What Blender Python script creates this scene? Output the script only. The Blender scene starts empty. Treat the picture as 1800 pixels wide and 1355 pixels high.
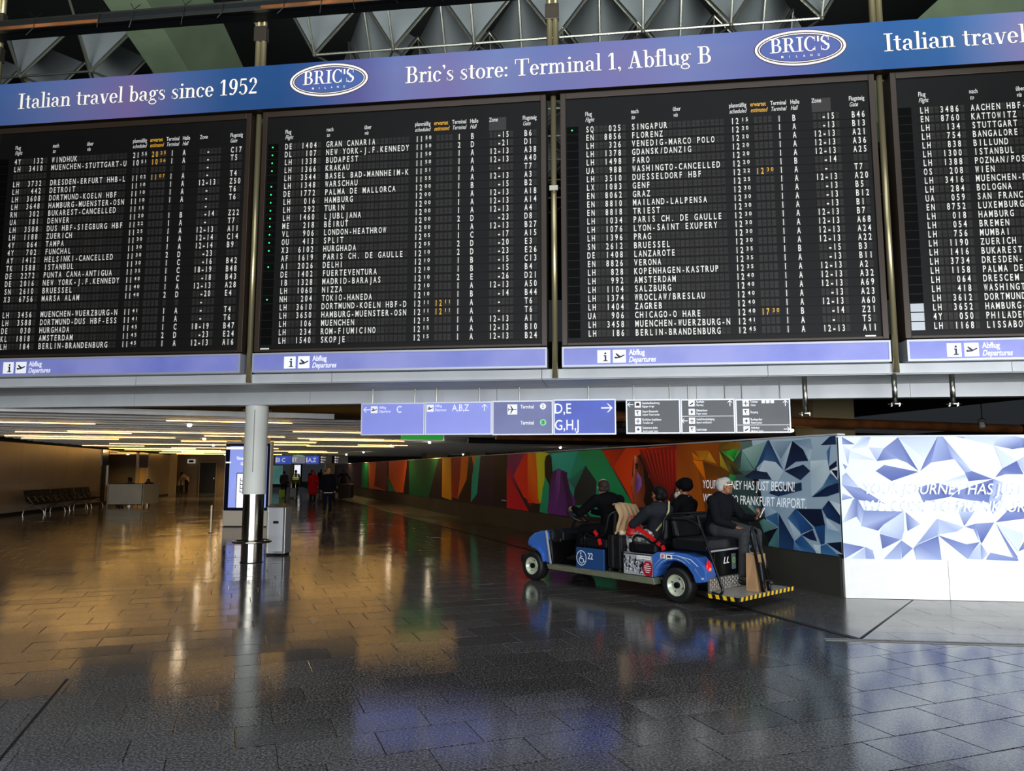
import bpy, bmesh, math, random
from mathutils import Vector, Matrix, Euler
random.seed(7)
D = bpy.data; SC = bpy.context.scene; COL = SC.collection
rad = math.radians

# ------------------------------------------------------------------ camera, world, lights, exposure
cd = D.cameras.new('camera'); cam = D.objects.new('camera', cd); COL.objects.link(cam)
cam.location = (0, 0, 1.65)
cam.rotation_euler = (rad(90) + math.atan(149 / 1304), 0, 0)
cd.sensor_width = 36; cd.lens = 1304 / 1800 * 36; cd.clip_end = 400; cd.clip_start = .05
SC.camera = cam
w = D.worlds.new('World'); SC.world = w; w.use_nodes = True
w.node_tree.nodes['Background'].inputs[0].default_value = (.55, .62, .72, 1)
w.node_tree.nodes['Background'].inputs[1].default_value = .035
SC.view_settings.view_transform = 'Standard'; SC.view_settings.look = 'None'
SC.view_settings.exposure = 0; SC.view_settings.gamma = 1; SC.view_settings.use_curve_mapping = False

def area(name, loc, target, sx, sy, power, col=(1, 1, 1), spread=180):
    l = D.lights.new(name, 'AREA'); l.shape = 'RECTANGLE'; l.size = sx; l.size_y = sy
    l.energy = power; l.color = col; l.spread = rad(spread)
    o = D.objects.new(name, l); COL.objects.link(o); o.location = loc
    o.rotation_euler = (Vector(target) - Vector(loc)).to_track_quat('-Z', 'Y').to_euler()
    return o
# daylight through the hall's glass front behind the photographer
area('hall_window_daylight', (2, -15, 4.1), (0, 12, 3.4), 30, 7.6, 3300, (.90, .95, 1.0))
# added low fill from behind the camera, lifts the corridor slats
area('low_fill', (2, -14.6, 1.3), (0, 14, 2.2), 30, 2.3, 1900, (.96, .97, 1.0))
# daylight through the entrance doors low on the right
area('entrance_daylight', (13.0, -2.6, 2.0), (6.4, 10, 1.0), 3.4, 2.6, 60, (.93, .96, 1.0), 34)
# added fill aimed up at the underside of the roof
area('roof_fill', (0, 4, 9.2), (0, 17, 14.4), 26, 3, 750, (.92, 1.0, .95), 62)
# added overhead fill for boards and floor, below the closed roof
area('overhead_fill', (1, 3, 10.6), (1, 4, 0), 16, 8, 700, (.9, .96, 1.0))

# ------------------------------------------------------------------ helpers
def lin(h):
    h = h.lstrip('#'); out = []
    for i in (0, 2, 4):
        c = int(h[i:i + 2], 16) / 255
        out.append(c / 12.92 if c <= .04045 else ((c + .055) / 1.055) ** 2.4)
    return tuple(out) + (1,)

MATS = {}
def mat(name, col, rough=.5, metal=0, emit=0, noise=0, nscale=20, bump=0, spec=.5, col2=None, coat=0, vcol=False, aniso=None):
    if name in MATS: return MATS[name]
    m = D.materials.new(name); MATS[name] = m; m.use_nodes = True
    nt = m.node_tree; b = nt.nodes['Principled BSDF']
    c = lin(col) if isinstance(col, str) else col
    b.inputs['Base Color'].default_value = c
    b.inputs['Roughness'].default_value = rough; b.inputs['Metallic'].default_value = metal
    b.inputs['Specular IOR Level'].default_value = spec
    b.inputs['Coat Weight'].default_value = coat; b.inputs['Coat Roughness'].default_value = .05
    if vcol:
        a = nt.nodes.new('ShaderNodeVertexColor'); a.layer_name = 'Col'
        nt.links.new(a.outputs[0], b.inputs['Base Color'])
        if emit:
            nt.links.new(a.outputs[0], b.inputs['Emission Color']); b.inputs['Emission Strength'].default_value = emit
    elif emit:
        b.inputs['Emission Color'].default_value = c; b.inputs['Emission Strength'].default_value = emit
    if noise or bump:
        tc = nt.nodes.new('ShaderNodeTexCoord'); n = nt.nodes.new('ShaderNodeTexNoise')
        n.inputs['Scale'].default_value = nscale; n.inputs['Detail'].default_value = 5
        nt.links.new(tc.outputs['Object'], n.inputs['Vector'])
        if noise and not vcol:
            mx = nt.nodes.new('ShaderNodeMix'); mx.data_type = 'RGBA'
            cr = nt.nodes.new('ShaderNodeMapRange'); cr.inputs[1].default_value = .35; cr.inputs[2].default_value = .65
            nt.links.new(n.outputs[0], cr.inputs[0]); nt.links.new(cr.outputs[0], mx.inputs[0])
            c2 = lin(col2) if col2 else tuple(x * (1 - noise) for x in c[:3]) + (1,)
            mx.inputs[6].default_value = c; mx.inputs[7].default_value = c2
            nt.links.new(mx.outputs[2], b.inputs['Base Color'])
            if emit: nt.links.new(mx.outputs[2], b.inputs['Emission Color'])
        if bump:
            bp = nt.nodes.new('ShaderNodeBump'); bp.inputs['Strength'].default_value = bump; bp.inputs['Distance'].default_value = .01
            nt.links.new(n.outputs[0], bp.inputs['Height']); nt.links.new(bp.outputs[0], b.inputs['Normal'])
    return m

class MB:
    def __init__(s): s.v = []; s.f = []; s.m = []; s.c = None
    def add(s, v, f, mi=0):
        o = len(s.v); s.v += [tuple(p) for p in v]; s.f += [tuple(i + o for i in q) for q in f]; s.m += [mi] * len(f); return s
    def box(s, x0, x1, y0, y1, z0, z1, mi=0, M=None):
        v = [(x, y, z) for z in (z0, z1) for y in (y0, y1) for x in (x0, x1)]
        if M is not None: v = [M @ Vector(p) for p in v]
        return s.add(v, [(0, 2, 3, 1), (4, 5, 7, 6), (0, 1, 5, 4), (2, 6, 7, 3), (0, 4, 6, 2), (1, 3, 7, 5)], mi)
    def prism(s, pts, y0, y1, mi=0, axis='y'):       # outline in x,z pushed along y (or x,y pushed along z)
        n = len(pts)
        if axis == 'y': v = [(x, y0, z) for x, z in pts] + [(x, y1, z) for x, z in pts]
        elif axis == 'z': v = [(x, z, y0) for x, z in pts] + [(x, z, y1) for x, z in pts]
        else: v = [(y0, x, z) for x, z in pts] + [(y1, x, z) for x, z in pts]
        return s.add(v, [tuple(range(n))[::-1], tuple(range(n, 2 * n))] + [(i, (i + 1) % n, (i + 1) % n + n, i + n) for i in range(n)], mi)
    def tube(s, pts, r, seg=8, mi=0, closed=False, r2=None):
        P = [Vector(p) for p in pts]; n = len(P); rings = []
        for i, p in enumerate(P):
            if closed: t = P[(i + 1) % n] - P[i - 1]
            else: t = (P[min(i + 1, n - 1)] - P[max(i - 1, 0)])
            t.normalize()
            a = t.cross(Vector((0, 0, 1)))
            if a.length < .2: a = t.cross(Vector((0, 1, 0)))
            a.normalize(); b = t.cross(a)
            rr = r if r2 is None else r + (r2 - r) * i / (n - 1)
            rings.append([p + (a * math.cos(k * 2 * math.pi / seg) + b * math.sin(k * 2 * math.pi / seg)) * rr for k in range(seg)])
        v = [q for R_ in rings for q in R_]; f = []
        for i in range(n if closed else n - 1):
            j = (i + 1) % n
            for k in range(seg): f.append((i * seg + k, i * seg + (k + 1) % seg, j * seg + (k + 1) % seg, j * seg + k))
        if not closed: f += [tuple(range(seg))[::-1], tuple(range((n - 1) * seg, n * seg))]
        return s.add(v, f, mi)
    def lathe(s, prof, seg=24, M=None, mi=0):        # prof (r, h) about the y axis
        v = []; f = []; n = len(prof)
        for k in range(seg):
            a = k * 2 * math.pi / seg
            v += [(r * math.cos(a), h, r * math.sin(a)) for r, h in prof]
        for k in range(seg):
            for i in range(n - 1): f.append((k * n + i, k * n + i + 1, (k + 1) % seg * n + i + 1, (k + 1) % seg * n + i))
        if M is not None: v = [M @ Vector(p) for p in v]
        return s.add(v, f, mi)
    def obj(s, name, mats, parent=None, bevel=0, smooth=False, **props):
        me = D.meshes.new(name); me.from_pydata(s.v, [], s.f)
        for m in (mats if isinstance(mats, (list, tuple)) else [mats]): me.materials.append(m)
        if any(s.m): me.polygons.foreach_set('material_index', s.m)
        if s.c:
            ca = me.color_attributes.new('Col', 'FLOAT_COLOR', 'CORNER')
            ca.data.foreach_set('color', [x for c in s.c for x in c])
        me.update()
        if smooth: me.polygons.foreach_set('use_smooth', [True] * len(me.polygons))
        o = D.objects.new(name, me); COL.objects.link(o); o.parent = parent
        if bevel:
            b = o.modifiers.new('bevel', 'BEVEL'); b.width = bevel; b.segments = 2; b.limit_method = 'ANGLE'
        for k, v in props.items(): o[k] = v
        return o

def root(name, label, cat, loc=(0, 0, 0), rz=0, group=None):
    o = D.objects.new(name, None); COL.objects.link(o); o.location = loc; o.rotation_euler = (0, 0, rz); o.empty_display_size = .1
    o['label'] = label; o['category'] = cat
    if group: o['group'] = group
    return o
def tag(o, label, cat, group=None):
    o['label'] = label; o['category'] = cat
    if group: o['group'] = group
    return o
def struct_root(name, loc=(0, 0, 0), rz=0):
    o = D.objects.new(name, None); COL.objects.link(o); o.location = loc; o.rotation_euler = (0, 0, rz); o['kind'] = 'structure'; return o

# ---- text: the built-in sans
_fc = {}
def glyphs(s, bold=0, spacing=1.0):
    k = (s, bold, spacing)
    if k not in _fc:
        cu = D.curves.new('txt', 'FONT'); cu.body = s; cu.size = 1; cu.resolution_u = 3; cu.offset = bold; cu.space_character = spacing
        o = D.objects.new('txt', cu); COL.objects.link(o)
        me = D.meshes.new_from_object(o.evaluated_get(bpy.context.evaluated_depsgraph_get()))
        v = [(p.co.x, p.co.y) for p in me.vertices]; f = [tuple(p.vertices) for p in me.polygons]
        D.objects.remove(o); D.meshes.remove(me); D.curves.remove(cu)
        _fc[k] = (v, f)
    return _fc[k]
CAP = max(p[1] for p in glyphs('H')[0])
def put_text(mb, s, x, z, cap, xs=.8, shear=0, y=0, bold=0, align='l', mi=0, width=None, spacing=1.0):
    v, f = glyphs(s, bold, spacing)
    if not v: return
    k = cap / CAP; x0 = min(p[0] for p in v); x1 = max(p[0] for p in v)
    if width: xs = width / ((x1 - x0) * k)
    ww = (x1 - x0) * k * xs
    ox = x if align == 'l' else (x - ww / 2 if align == 'c' else x - ww)
    mb.add([(ox + (p[0] - x0) * k * xs + shear * p[1] * k, y, z + p[1] * k) for p in v], f, mi)
def put_char(mb, ch, cx, z, cap, w, y=0, mi=0, bold=.012):
    v, f = glyphs(ch, bold)
    if not v: return
    k = cap / CAP; x0 = min(p[0] for p in v); x1 = max(p[0] for p in v)
    xs = min(w / .58 / k, w / ((x1 - x0) * k)) if x1 > x0 else 1
    m = (x0 + x1) / 2
    mb.add([(cx + (p[0] - m) * k * xs, y, z + p[1] * k) for p in v], f, mi)

# ---- text: a high-contrast serif drawn from stems, bowls and hairlines
T_, t_ = .125, .042
def _ring(cx, cy, rx, ry, a0, a1, T=T_, t=t_):
    n = max(6, int(abs(a1 - a0) / 12)); v = []; f = []
    for i in range(n + 1):
        a = rad(a0 + (a1 - a0) * i / n); c, s = math.cos(a), math.sin(a)
        v += [(cx + rx * c, cy + ry * s), (cx + (rx - T) * c, cy + (ry - t) * s)]
    return v, [(2 * i, 2 * i + 1, 2 * i + 3, 2 * i + 2) for i in range(n)]
def _rect(x0, y0, x1, y1): return [(x0, y0), (x1, y0), (x1, y1), (x0, y1)], [(0, 1, 2, 3)]
def _diag(x0, y0, x1, y1, w): return [(x0 - w / 2, y0), (x0 + w / 2, y0), (x1 + w / 2, y1), (x1 - w / 2, y1)], [(0, 1, 2, 3)]
def _dot(cx, cy, r): return [(cx + r * math.cos(i * math.pi / 7), cy + r * math.sin(i * math.pi / 7)) for i in range(14)], [tuple(range(14))]
R_, A_, G_, C_ = _rect, _ring, _diag, _dot
SERIF = {
 'I': (.46, [R_(.16, 0, .30, 1), R_(.03, 0, .43, .045), R_(.03, .955, .43, 1)]),
 't': (.38, [R_(.10, .1, .22, .84), R_(.0, .6, .34, .64), A_(.235, .14, .135, .14, 180, 320, .12, .05)]),
 'a': (.55, [A_(.21, .165, .19, .175, 60, 300, .12, .045), R_(.31, .08, .43, .46), A_(.23, .45, .20, .18, 0, 150, .12, .045), C_(.1, .47, .06), A_(.46, .08, .1, .08, 190, 330, .05, .03), _diag(.25, .32, .34, .36, .12)]),
 'l': (.31, [R_(.09, 0, .21, 1.02), R_(.0, 0, .30, .042), R_(.0, .98, .12, 1.02)]),
 'i': (.31, [R_(.09, 0, .21, .63), R_(.0, 0, .30, .042), R_(.0, .59, .12, .63), C_(.14, .86, .075)]),
 'n': (.64, [R_(.09, 0, .21, .63), R_(.0, 0, .29, .042), R_(.0, .59, .12, .63), A_(.35, .42, .185, .215, 0, 150, .12, .05), R_(.415, 0, .535, .43), R_(.34, 0, .62, .042)]),
 'u': (.64, [R_(.09, .2, .21, .63), R_(.0, .59, .12, .63), A_(.27, .21, .18, .22, 180, 340, .12, .05), R_(.43, 0, .55, .63), R_(.35, .59, .5, .63), R_(.5, 0, .64, .042)]),
 'r': (.45, [R_(.09, 0, .21, .63), R_(.0, 0, .31, .042), R_(.0, .59, .12, .63), A_(.34, .46, .16, .18, 70, 170, .07, .05), C_(.37, .55, .068)]),
 'v': (.56, [G_(.27, 0, .11, .63, .13), G_(.29, 0, .46, .63, .045), R_(.0, .59, .23, .63), R_(.37, .59, .55, .63)]),
 'e': (.52, [A_(.25, .31, .235, .33, 5, 325), R_(.06, .31, .47, .355)]),
 'c': (.5, [A_(.25, .31, .235, .33, 45, 320), C_(.40, .49, .068)]),
 'o': (.56, [A_(.27, .31, .255, .33, 0, 360)]),
 'b': (.6, [R_(.09, 0, .21, 1.02), R_(.0, .98, .12, 1.02), A_(.32, .31, .235, .33, -140, 140)]),
 'g': (.56, [A_(.23, .43, .19, .21, 0, 360, .11, .045), A_(.24, -.1, .23, .16, 0, 360, .06, .05), A_(.2, .14, .12, .1, 90, 270, .06, .05), R_(.2, .05, .36, .1), A_(.46, .55, .1, .09, 40, 160, .04, .04), C_(.5, .6, .045)]),
 's': (.45, [A_(.205, .47, .165, .165, 55, 235, .08, .045), G_(.30, .22, .12, .42, .15), A_(.205, .155, .175, .165, -130, 50, .085, .045), R_(.03, .02, .06, .2), R_(.33, .44, .36, .61)]),
 'm': (.98, [R_(.09, 0, .21, .63), R_(.0, 0, .29, .042), R_(.0, .59, .12, .63), A_(.34, .42, .18, .215, 0, 150, .12, .05), R_(.40, 0, .52, .43), R_(.33, 0, .6, .042), A_(.65, .42, .18, .215, 0, 150, .12, .05), R_(.71, 0, .83, .43), R_(.64, 0, .93, .042)]),
 'f': (.33, [R_(.1, 0, .22, .85), R_(.0, 0, .32, .042), R_(.0, .59, .34, .63), A_(.26, .84, .16, .19, 60, 180, .12, .05), C_(.35, .93, .062)]),
 '1': (.5, [R_(.18, 0, .31, .99), R_(.06, 0, .43, .045), G_(.06, .78, .2, .97, .07)]),
 '9': (.56, [A_(.27, .68, .23, .32, 0, 360), A_(.19, .55, .31, .56, -95, 20, .13, .05), C_(.13, .07, .065)]),
 '5': (.54, [A_(.25, .31, .24, .33, -125, 120), G_(.11, .5, .13, .97, .05), R_(.11, .88, .43, .98), C_(.1, .13, .06)]),
 '2': (.54, [A_(.26, .74, .21, .26, -25, 170), G_(.09, .06, .42, .62, .07), R_(.05, 0, .47, .12), C_(.12, .77, .06)]),
 'B': (.74, [R_(.12, 0, .26, 1), R_(.0, 0, .4, .045), R_(.0, .955, .4, 1), R_(.2, .5, .42, .545), A_(.39, .755, .22, .245, -90, 90, .13, .045), A_(.4, .272, .27, .272, -90, 90, .14, .045)]),
 'R': (.78, [R_(.12, 0, .26, 1), R_(.0, 0, .38, .045), R_(.0, .955, .4, 1), R_(.2, .49, .42, .535), A_(.39, .745, .23, .255, -90, 90, .13, .045), G_(.6, .05, .44, .5, .14), R_(.55, 0, .78, .045)]),
 'C': (.74, [A_(.38, .5, .36, .52, 40, 320, .14, .045), R_(.62, .68, .65, 1), R_(.62, 0, .65, .3)]),
 'S': (.6, [A_(.28, .75, .24, .265, 40, 230, .11, .05), G_(.42, .33, .15, .68, .17), A_(.28, .265, .26, .28, -140, 45, .12, .05), R_(.04, 0, .07, .32), R_(.47, .68, .5, 1)]),
 'T': (.8, [R_(.32, 0, .46, 1), R_(.2, 0, .58, .045), R_(.02, .955, .76, 1), R_(.02, .7, .06, 1), R_(.72, .7, .76, 1)]),
 'A': (.78, [G_(.12, 0, .36, 1, .05), G_(.58, 0, .36, 1, .15), R_(.2, .3, .52, .34), R_(.0, 0, .26, .045), R_(.43, 0, .75, .045)]),
 ':': (.26, [C_(.1, .08, .075), C_(.1, .52, .075)]), ',': (.24, [C_(.1, .07, .075), A_(.08, .0, .1, .14, -80, 30, .05, .05)]),
 "'": (.24, [C_(.1, .9, .075), A_(.08, .84, .1, .14, -80, 30, .05, .05)]), '|': (.2, [G_(.09, .62, .09, 1, .1)]), ' ': (.30, [])}
def put_serif(mb, s, x, z, cap, width, y=0, mi=0, grow=0):
    tot = sum(SERIF[c][0] for c in s); k = width / tot
    for c in s:
        wd, shp = SERIF[c]
        for v, f in shp:
            if grow:      # outline shadow: spread the shape about its own centre
                mx = sum(p[0] for p in v) / len(v); mz = sum(p[1] for p in v) / len(v)
                v = [(p[0] + (grow if p[0] > mx else -grow), p[1] + (grow if p[1] > mz else -grow)) for p in v]
            mb.add([(x + p[0] * k, y, z + p[1] * cap) for p in v], f, mi)
        x += wd * k

# ---- closed rounded lumps grown into one surface
def _ell(c, r, rot=None, n=10):
    v = []; f = []
    M = Euler(rot).to_matrix() if rot else Matrix.Identity(3)
    for i in range(n + 1):
        th = math.pi * i / n
        for j in range(2 * n):
            ph = math.pi * j / n
            v.append(M @ Vector((r[0] * math.sin(th) * math.cos(ph), r[1] * math.sin(th) * math.sin(ph), r[2] * math.cos(th))) + Vector(c))
    for i in range(n):
        for j in range(2 * n): f.append((i * 2 * n + j, (i + 1) * 2 * n + j, (i + 1) * 2 * n + (j + 1) % (2 * n), i * 2 * n + (j + 1) % (2 * n)))
    return v, f
def _cap(p0, r0, p1, r1, n=12):
    p0 = Vector(p0); p1 = Vector(p1); t = p1 - p0; L = t.length
    if L < 1e-5: return _ell(p0, (r0,) * 3)
    t /= L; a = t.cross(Vector((.12, .3, 1)));
    if a.length < .1: a = t.cross(Vector((1, 0, 0)))
    a.normalize(); b = t.cross(a); rows = []
    for k in range(6): th = math.pi / 2 * (1 - k / 5); rows.append((-r0 * math.sin(th), r0 * math.cos(th)))
    for k in range(6): th = math.pi / 2 * k / 5; rows.append((L + r1 * math.sin(th), r1 * math.cos(th)))
    v = []; f = []
    for h, r in rows:
        r = max(r, 1e-4)
        v += [p0 + t * h + (a * math.cos(2 * math.pi * j / n) + b * math.sin(2 * math.pi * j / n)) * r for j in range(n)]
    for i in range(len(rows) - 1):
        for j in range(n): f.append((i * n + j, i * n + (j + 1) % n, (i + 1) * n + (j + 1) % n, (i + 1) * n + j))
    f += [tuple(range(n))[::-1], tuple(range((len(rows) - 1) * n, len(rows) * n))]
    return v, f
def blob(name, shapes, voxel, m, parent, smooth=3, **props):
    mb = MB()
    for s in shapes:
        if s[0] == 'c': mb.add(*_cap(*s[1:]))
        else: mb.add(*_ell(*s[1:]))
    o = mb.obj(name, m, None)
    bm = bmesh.new(); bm.from_mesh(o.data); bmesh.ops.recalc_face_normals(bm, faces=bm.faces); bm.to_mesh(o.data); bm.free()
    r = o.modifiers.new('r', 'REMESH'); r.mode = 'VOXEL'; r.voxel_size = voxel; r.use_smooth_shade = True
    if smooth: sm = o.modifiers.new('s', 'SMOOTH'); sm.iterations = smooth; sm.factor = .5
    me = D.meshes.new_from_object(o.evaluated_get(bpy.context.evaluated_depsgraph_get()))
    me.materials.clear(); me.materials.append(m)
    me.polygons.foreach_set('use_smooth', [True] * len(me.polygons))
    o.modifiers.clear(); old = o.data; o.data = me; D.meshes.remove(old); o.parent = parent
    for k, v in props.items(): o[k] = v
    return o

# ------------------------------------------------------------------ materials
def granite(name, ca, cb, rough):
    m = D.materials.new(name); m.use_nodes = True; nt = m.node_tree; b = nt.nodes['Principled BSDF']
    tc = nt.nodes.new('ShaderNodeTexCoord'); g = nt.nodes.new('ShaderNodeNewGeometry')
    n = nt.nodes.new('ShaderNodeTexNoise'); n.inputs['Scale'].default_value = 62; n.inputs['Detail'].default_value = 3
    n2 = nt.nodes.new('ShaderNodeTexNoise'); n2.inputs['Scale'].default_value = .7; n2.inputs['Detail'].default_value = 4
    nt.links.new(g.outputs['Position'], n.inputs['Vector']); nt.links.new(g.outputs['Position'], n2.inputs['Vector'])
    cr = nt.nodes.new('ShaderNodeMapRange'); cr.inputs[1].default_value = .42; cr.inputs[2].default_value = .62
    nt.links.new(n.outputs[0], cr.inputs[0])
    oi = nt.nodes.new('ShaderNodeObjectInfo')
    mx = nt.nodes.new('ShaderNodeMix'); mx.data_type = 'RGBA'; mx.inputs[6].default_value = lin(ca); mx.inputs[7].default_value = lin(cb)
    nt.links.new(cr.outputs[0], mx.inputs[0])
    hs = nt.nodes.new('ShaderNodeHueSaturation'); nt.links.new(mx.outputs[2], hs.inputs['Color'])
    mr = nt.nodes.new('ShaderNodeMapRange'); mr.inputs[3].default_value = .8; mr.inputs[4].default_value = 1.2
    nt.links.new(oi.outputs['Random'], mr.inputs[0]); nt.links.new(mr.outputs[0], hs.inputs['Value'])
    nt.links.new(hs.outputs[0], b.inputs['Base Color'])
    rr = nt.nodes.new('ShaderNodeMapRange'); rr.inputs[1].default_value = .3; rr.inputs[2].default_value = .7
    rr.inputs[3].default_value = rough * .7; rr.inputs[4].default_value = rough * 1.4
    nt.links.new(n2.outputs[0], rr.inputs[0]); nt.links.new(rr.outputs[0], b.inputs['Roughness'])
    b.inputs['Specular IOR Level'].default_value = .62
    bp = nt.nodes.new('ShaderNodeBump'); bp.inputs['Strength'].default_value = .16; bp.inputs['Distance'].default_value = .003
    nt.links.new(n.outputs[0], bp.inputs['Height']); nt.links.new(bp.outputs[0], b.inputs['Normal'])
    return m
GRAN = granite('polished_granite', '262526', '706c69', .08)
GRAN2 = granite('grey_granite_strip', '302f2e', '6c6a66', .2)
JOINT = mat('dark_joint', '0c0b0a', .8)
SILVER = mat('brushed_steel', 'b8b8ac', .28, 1, noise=.15, nscale=3)
STEELP = mat('polished_steel', 'c6c0b2', .12, 1)
BRASSY = mat('champagne_tube', 'c4b88e', .28, .7)
ALU = mat('aluminium_trim', 'd4d6d8', .35, .6)
FASC = mat('light_grey_metal_panel', 'd2d6d8', .4, 0, noise=.12, nscale=1.5)
SLATM = mat('pale_ceiling_slat', 'e4e4de', .35, 0, noise=.2, nscale=2)
DARK = mat('dark_void', '0a0a0b', .8)
BLK = mat('black_plastic', '121214', .38)
BLKM = mat('black_metal', '18181a', .3, .5)
VINYL = mat('black_vinyl', '141416', .33, bump=.15, nscale=60)
BOARD = mat('black_board_face', '131212', .5, noise=.2, nscale=3, spec=.2)
CELL = mat('flap_cell', '353230', .45, noise=.35, nscale=9, spec=.2)
CELLW = mat('recessed_black', '040404', .6, spec=.08)
WHITE = mat('flap_white', 'f4f2ea', .5, emit=.12)  # slight glow added to brighten the reflective flap letters
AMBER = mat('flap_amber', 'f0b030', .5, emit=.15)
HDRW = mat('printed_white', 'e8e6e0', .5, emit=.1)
GREENL = mat('green_lamp', '30e878', .4, emit=1.4)
FRAMEB = mat('bronze_black_frame', '3c3026', .35, .2)
COPPER = mat('copper_sheet', 'a8683c', .35, .3, noise=.5, nscale=2)
PANELR = mat('white_roof_panel', '84898c', .55, noise=.25, nscale=.6)
CONC = mat('pale_green_girder', '9cb08e', .6, noise=.2, nscale=.8)
CHROME = mat('roof_tube_steel', 'c8c8bc', .25, .9)

# ------------------------------------------------------------------ directions of the building
A20 = rad(20.3); U = Vector((math.cos(A20), math.sin(A20), 0)); V = Vector((-math.sin(A20), math.cos(A20), 0))
AB = rad(-7.2); BD = Vector((math.cos(AB), math.sin(AB), 0)); BN = Vector((-math.sin(AB), math.cos(AB), 0))
def uv(u, v, z=0): p = U * u + V * v; return Vector((p.x, p.y, z))
def to_uv(x, y): return (x * U.x + y * U.y, x * V.x + y * V.y)

# ------------------------------------------------------------------ floor of granite tiles
fl = MB(); fl.box(-60, 60, -20, 110, -.25, -.012)
floor = fl.obj('floor', JOINT, None); floor['kind'] = 'structure'
CORNER = Vector((4.323, 9.855, 0))
SA = rad(110.3); SD = Vector((math.cos(SA), math.sin(SA), 0))
FA = rad(-7.5); FD = Vector((math.cos(FA), math.sin(FA), 0))
Q0 = Vector((3.42, 7.52, 0))                      # where the black joint meets the metal strip
def side_of(p, a, d): return d.x * (p.y - a.y) - d.y * (p.x - a.x)
def in_plinth(p):                                 # strip along the partition and the apron before its lit face
    if side_of(p, Q0, SD) < -.36 and side_of(p, Q0, FD) > .36: return True
    return False
near = []; far = []
for j in range(5, 190):
    v = j * .4 + .12
    off = (j * .37) % .6 if j % 2 else (j * .37 + .3) % .6
    off = .3 * (j % 2) + .06 * math.sin(j * 1.7)
    for i in range(-70, 40):
        u = i * .6 + off; p = uv(u + .3, v + .2)
        if p.y < 3.2 or abs(p.x) > p.y * .76 + 3.0 or in_plinth(p): continue
        (near if len(near) < 4000 and v < 60 else far).append((p.length, p))
near += far; near.sort(key=lambda t: t[0])
def tile_quads(mb, M, L=.5965, W=.3965):
    b = .0035; z0, z1, z2 = -.012, -.0018, 0
    a = [(-L / 2, -W / 2), (L / 2, -W / 2), (L / 2, W / 2), (-L / 2, W / 2)]
    c = [(-L / 2 + b, -W / 2 + b), (L / 2 - b, -W / 2 + b), (L / 2 - b, W / 2 - b), (-L / 2 + b, W / 2 - b)]
    v = [M @ Vector((x, y, z0)) for x, y in a] + [M @ Vector((x, y, z1)) for x, y in a] + [M @ Vector((x, y, z2)) for x, y in c]
    f = [(8, 9, 10, 11)]
    for k in range(4):
        k2 = (k + 1) % 4; f += [(k, k2, k2 + 4, k + 4), (k + 4, k2 + 4, k2 + 8, k + 8)]
    mb.add(v, f)
tm = MB(); tile_quads(tm, Matrix.Identity(4))
t0 = tm.obj('tile', GRAN, floor); TILE = t0.data; first = True
rest = MB()
def tilt():
    return Euler((random.gauss(0, .0034), random.gauss(0, .0016), A20))
for k, (d, p) in enumerate(near):
    if k < 290:
        o = t0 if first else D.objects.new('tile', TILE)
        if not first: COL.objects.link(o); o.parent = floor
        first = False
        o.location = (p.x, p.y, random.uniform(-.0004, .0004)); o.rotation_euler = tilt()
    else:
        tile_quads(rest, Matrix.Translation((p.x, p.y, 0)) @ tilt().to_matrix().to_4x4())
rest.obj('tile', GRAN, floor, kind='stuff')
# apron before the lit face: slabs parallel to that wall with slanted joints
dz = Vector((math.cos(rad(52.5)), math.sin(rad(52.5)), 0))
ap = MB(); ap.prism([tuple((Q0 + FD * a + BN * 0 + dz * b)[:2]) for a, b in ((0, 0), (14, 0), (14, 3.2), (0, 3.2))], -.012, .001, axis='z'); ap.obj('apron_bed', JOINT, floor)
for r in range(7):
    b0 = r * .405; b1 = b0 + .40
    for c in range(16):
        a0 = c * .82 + (.41 if r % 2 else 0) - .41; a1 = a0 + .815; a0 = max(a0, .02)
        if a1 - a0 < .1: continue
        pts = [Q0 + FD * (a0 + .0) + dz * b0, Q0 + FD * a1 + dz * b0, Q0 + FD * (a1 - .25) + dz * b1, Q0 + FD * (max(a0 - .25, .02)) + dz * b1]
        m_ = MB(); m_.prism([(p.x, p.y) for p in pts], -.01, .0045 + random.uniform(0, .0006), axis='z'); m_.obj('apron_slab', GRAN2, floor)
# dark strip along the partition, its black joint, and the metal strips
sp = MB(); tri = [Q0 + SD * .02, Q0 + dz * 2.84, CORNER + FD * .9 , CORNER + SD * 60, Q0 + SD * 62]
sp.prism([(p.x, p.y) for p in tri], -.01, .0042, axis='z'); sp.obj('dark_border_slab', GRAN2, floor)
n_ = Vector((-SD.y, SD.x, 0))
e = MB()
for k in range(30):
    a = Q0 + SD * (k * 2) ; b = Q0 + SD * (k * 2 + 2)
    e.prism([tuple((a + n_ * .045)[:2]), tuple((a - n_ * .02)[:2]), tuple((b - n_ * .02)[:2]), tuple((b + n_ * .045)[:2])], -.004, .007, axis='z')
o = e.obj('trim_1', mat('black_rubber_joint', '050505', .6)); o['kind'] = 'structure'
e = MB()
for off, wd in ((-.02, .006), (-.09, .006)):
    a = Q0 - FD * .35 + BN * off; b = Q0 + FD * 14 + BN * off
    e.prism([tuple(a[:2]), tuple(b[:2]), tuple((b + BN * wd)[:2]), tuple((a + BN * wd)[:2])], -.002, .007, axis='z')
o = e.obj('trim_2', mat('dull_metal_strip', '70706c', .5, .6)); o['kind'] = 'structure'
e = MB(); a = Q0 - FD * .02; b = Q0 + dz * 2.84
e.prism([tuple((a)[:2]), tuple((a + FD * .022)[:2]), tuple((b + FD * .022)[:2]), tuple(b[:2])], -.002, .006, axis='z')
a = uv(-1.24, 4.2); b = uv(-1.24, 6.98)
a = Vector((-2.87, 4.25, 0)); b = Vector((-3.545, 6.12, 0))
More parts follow.
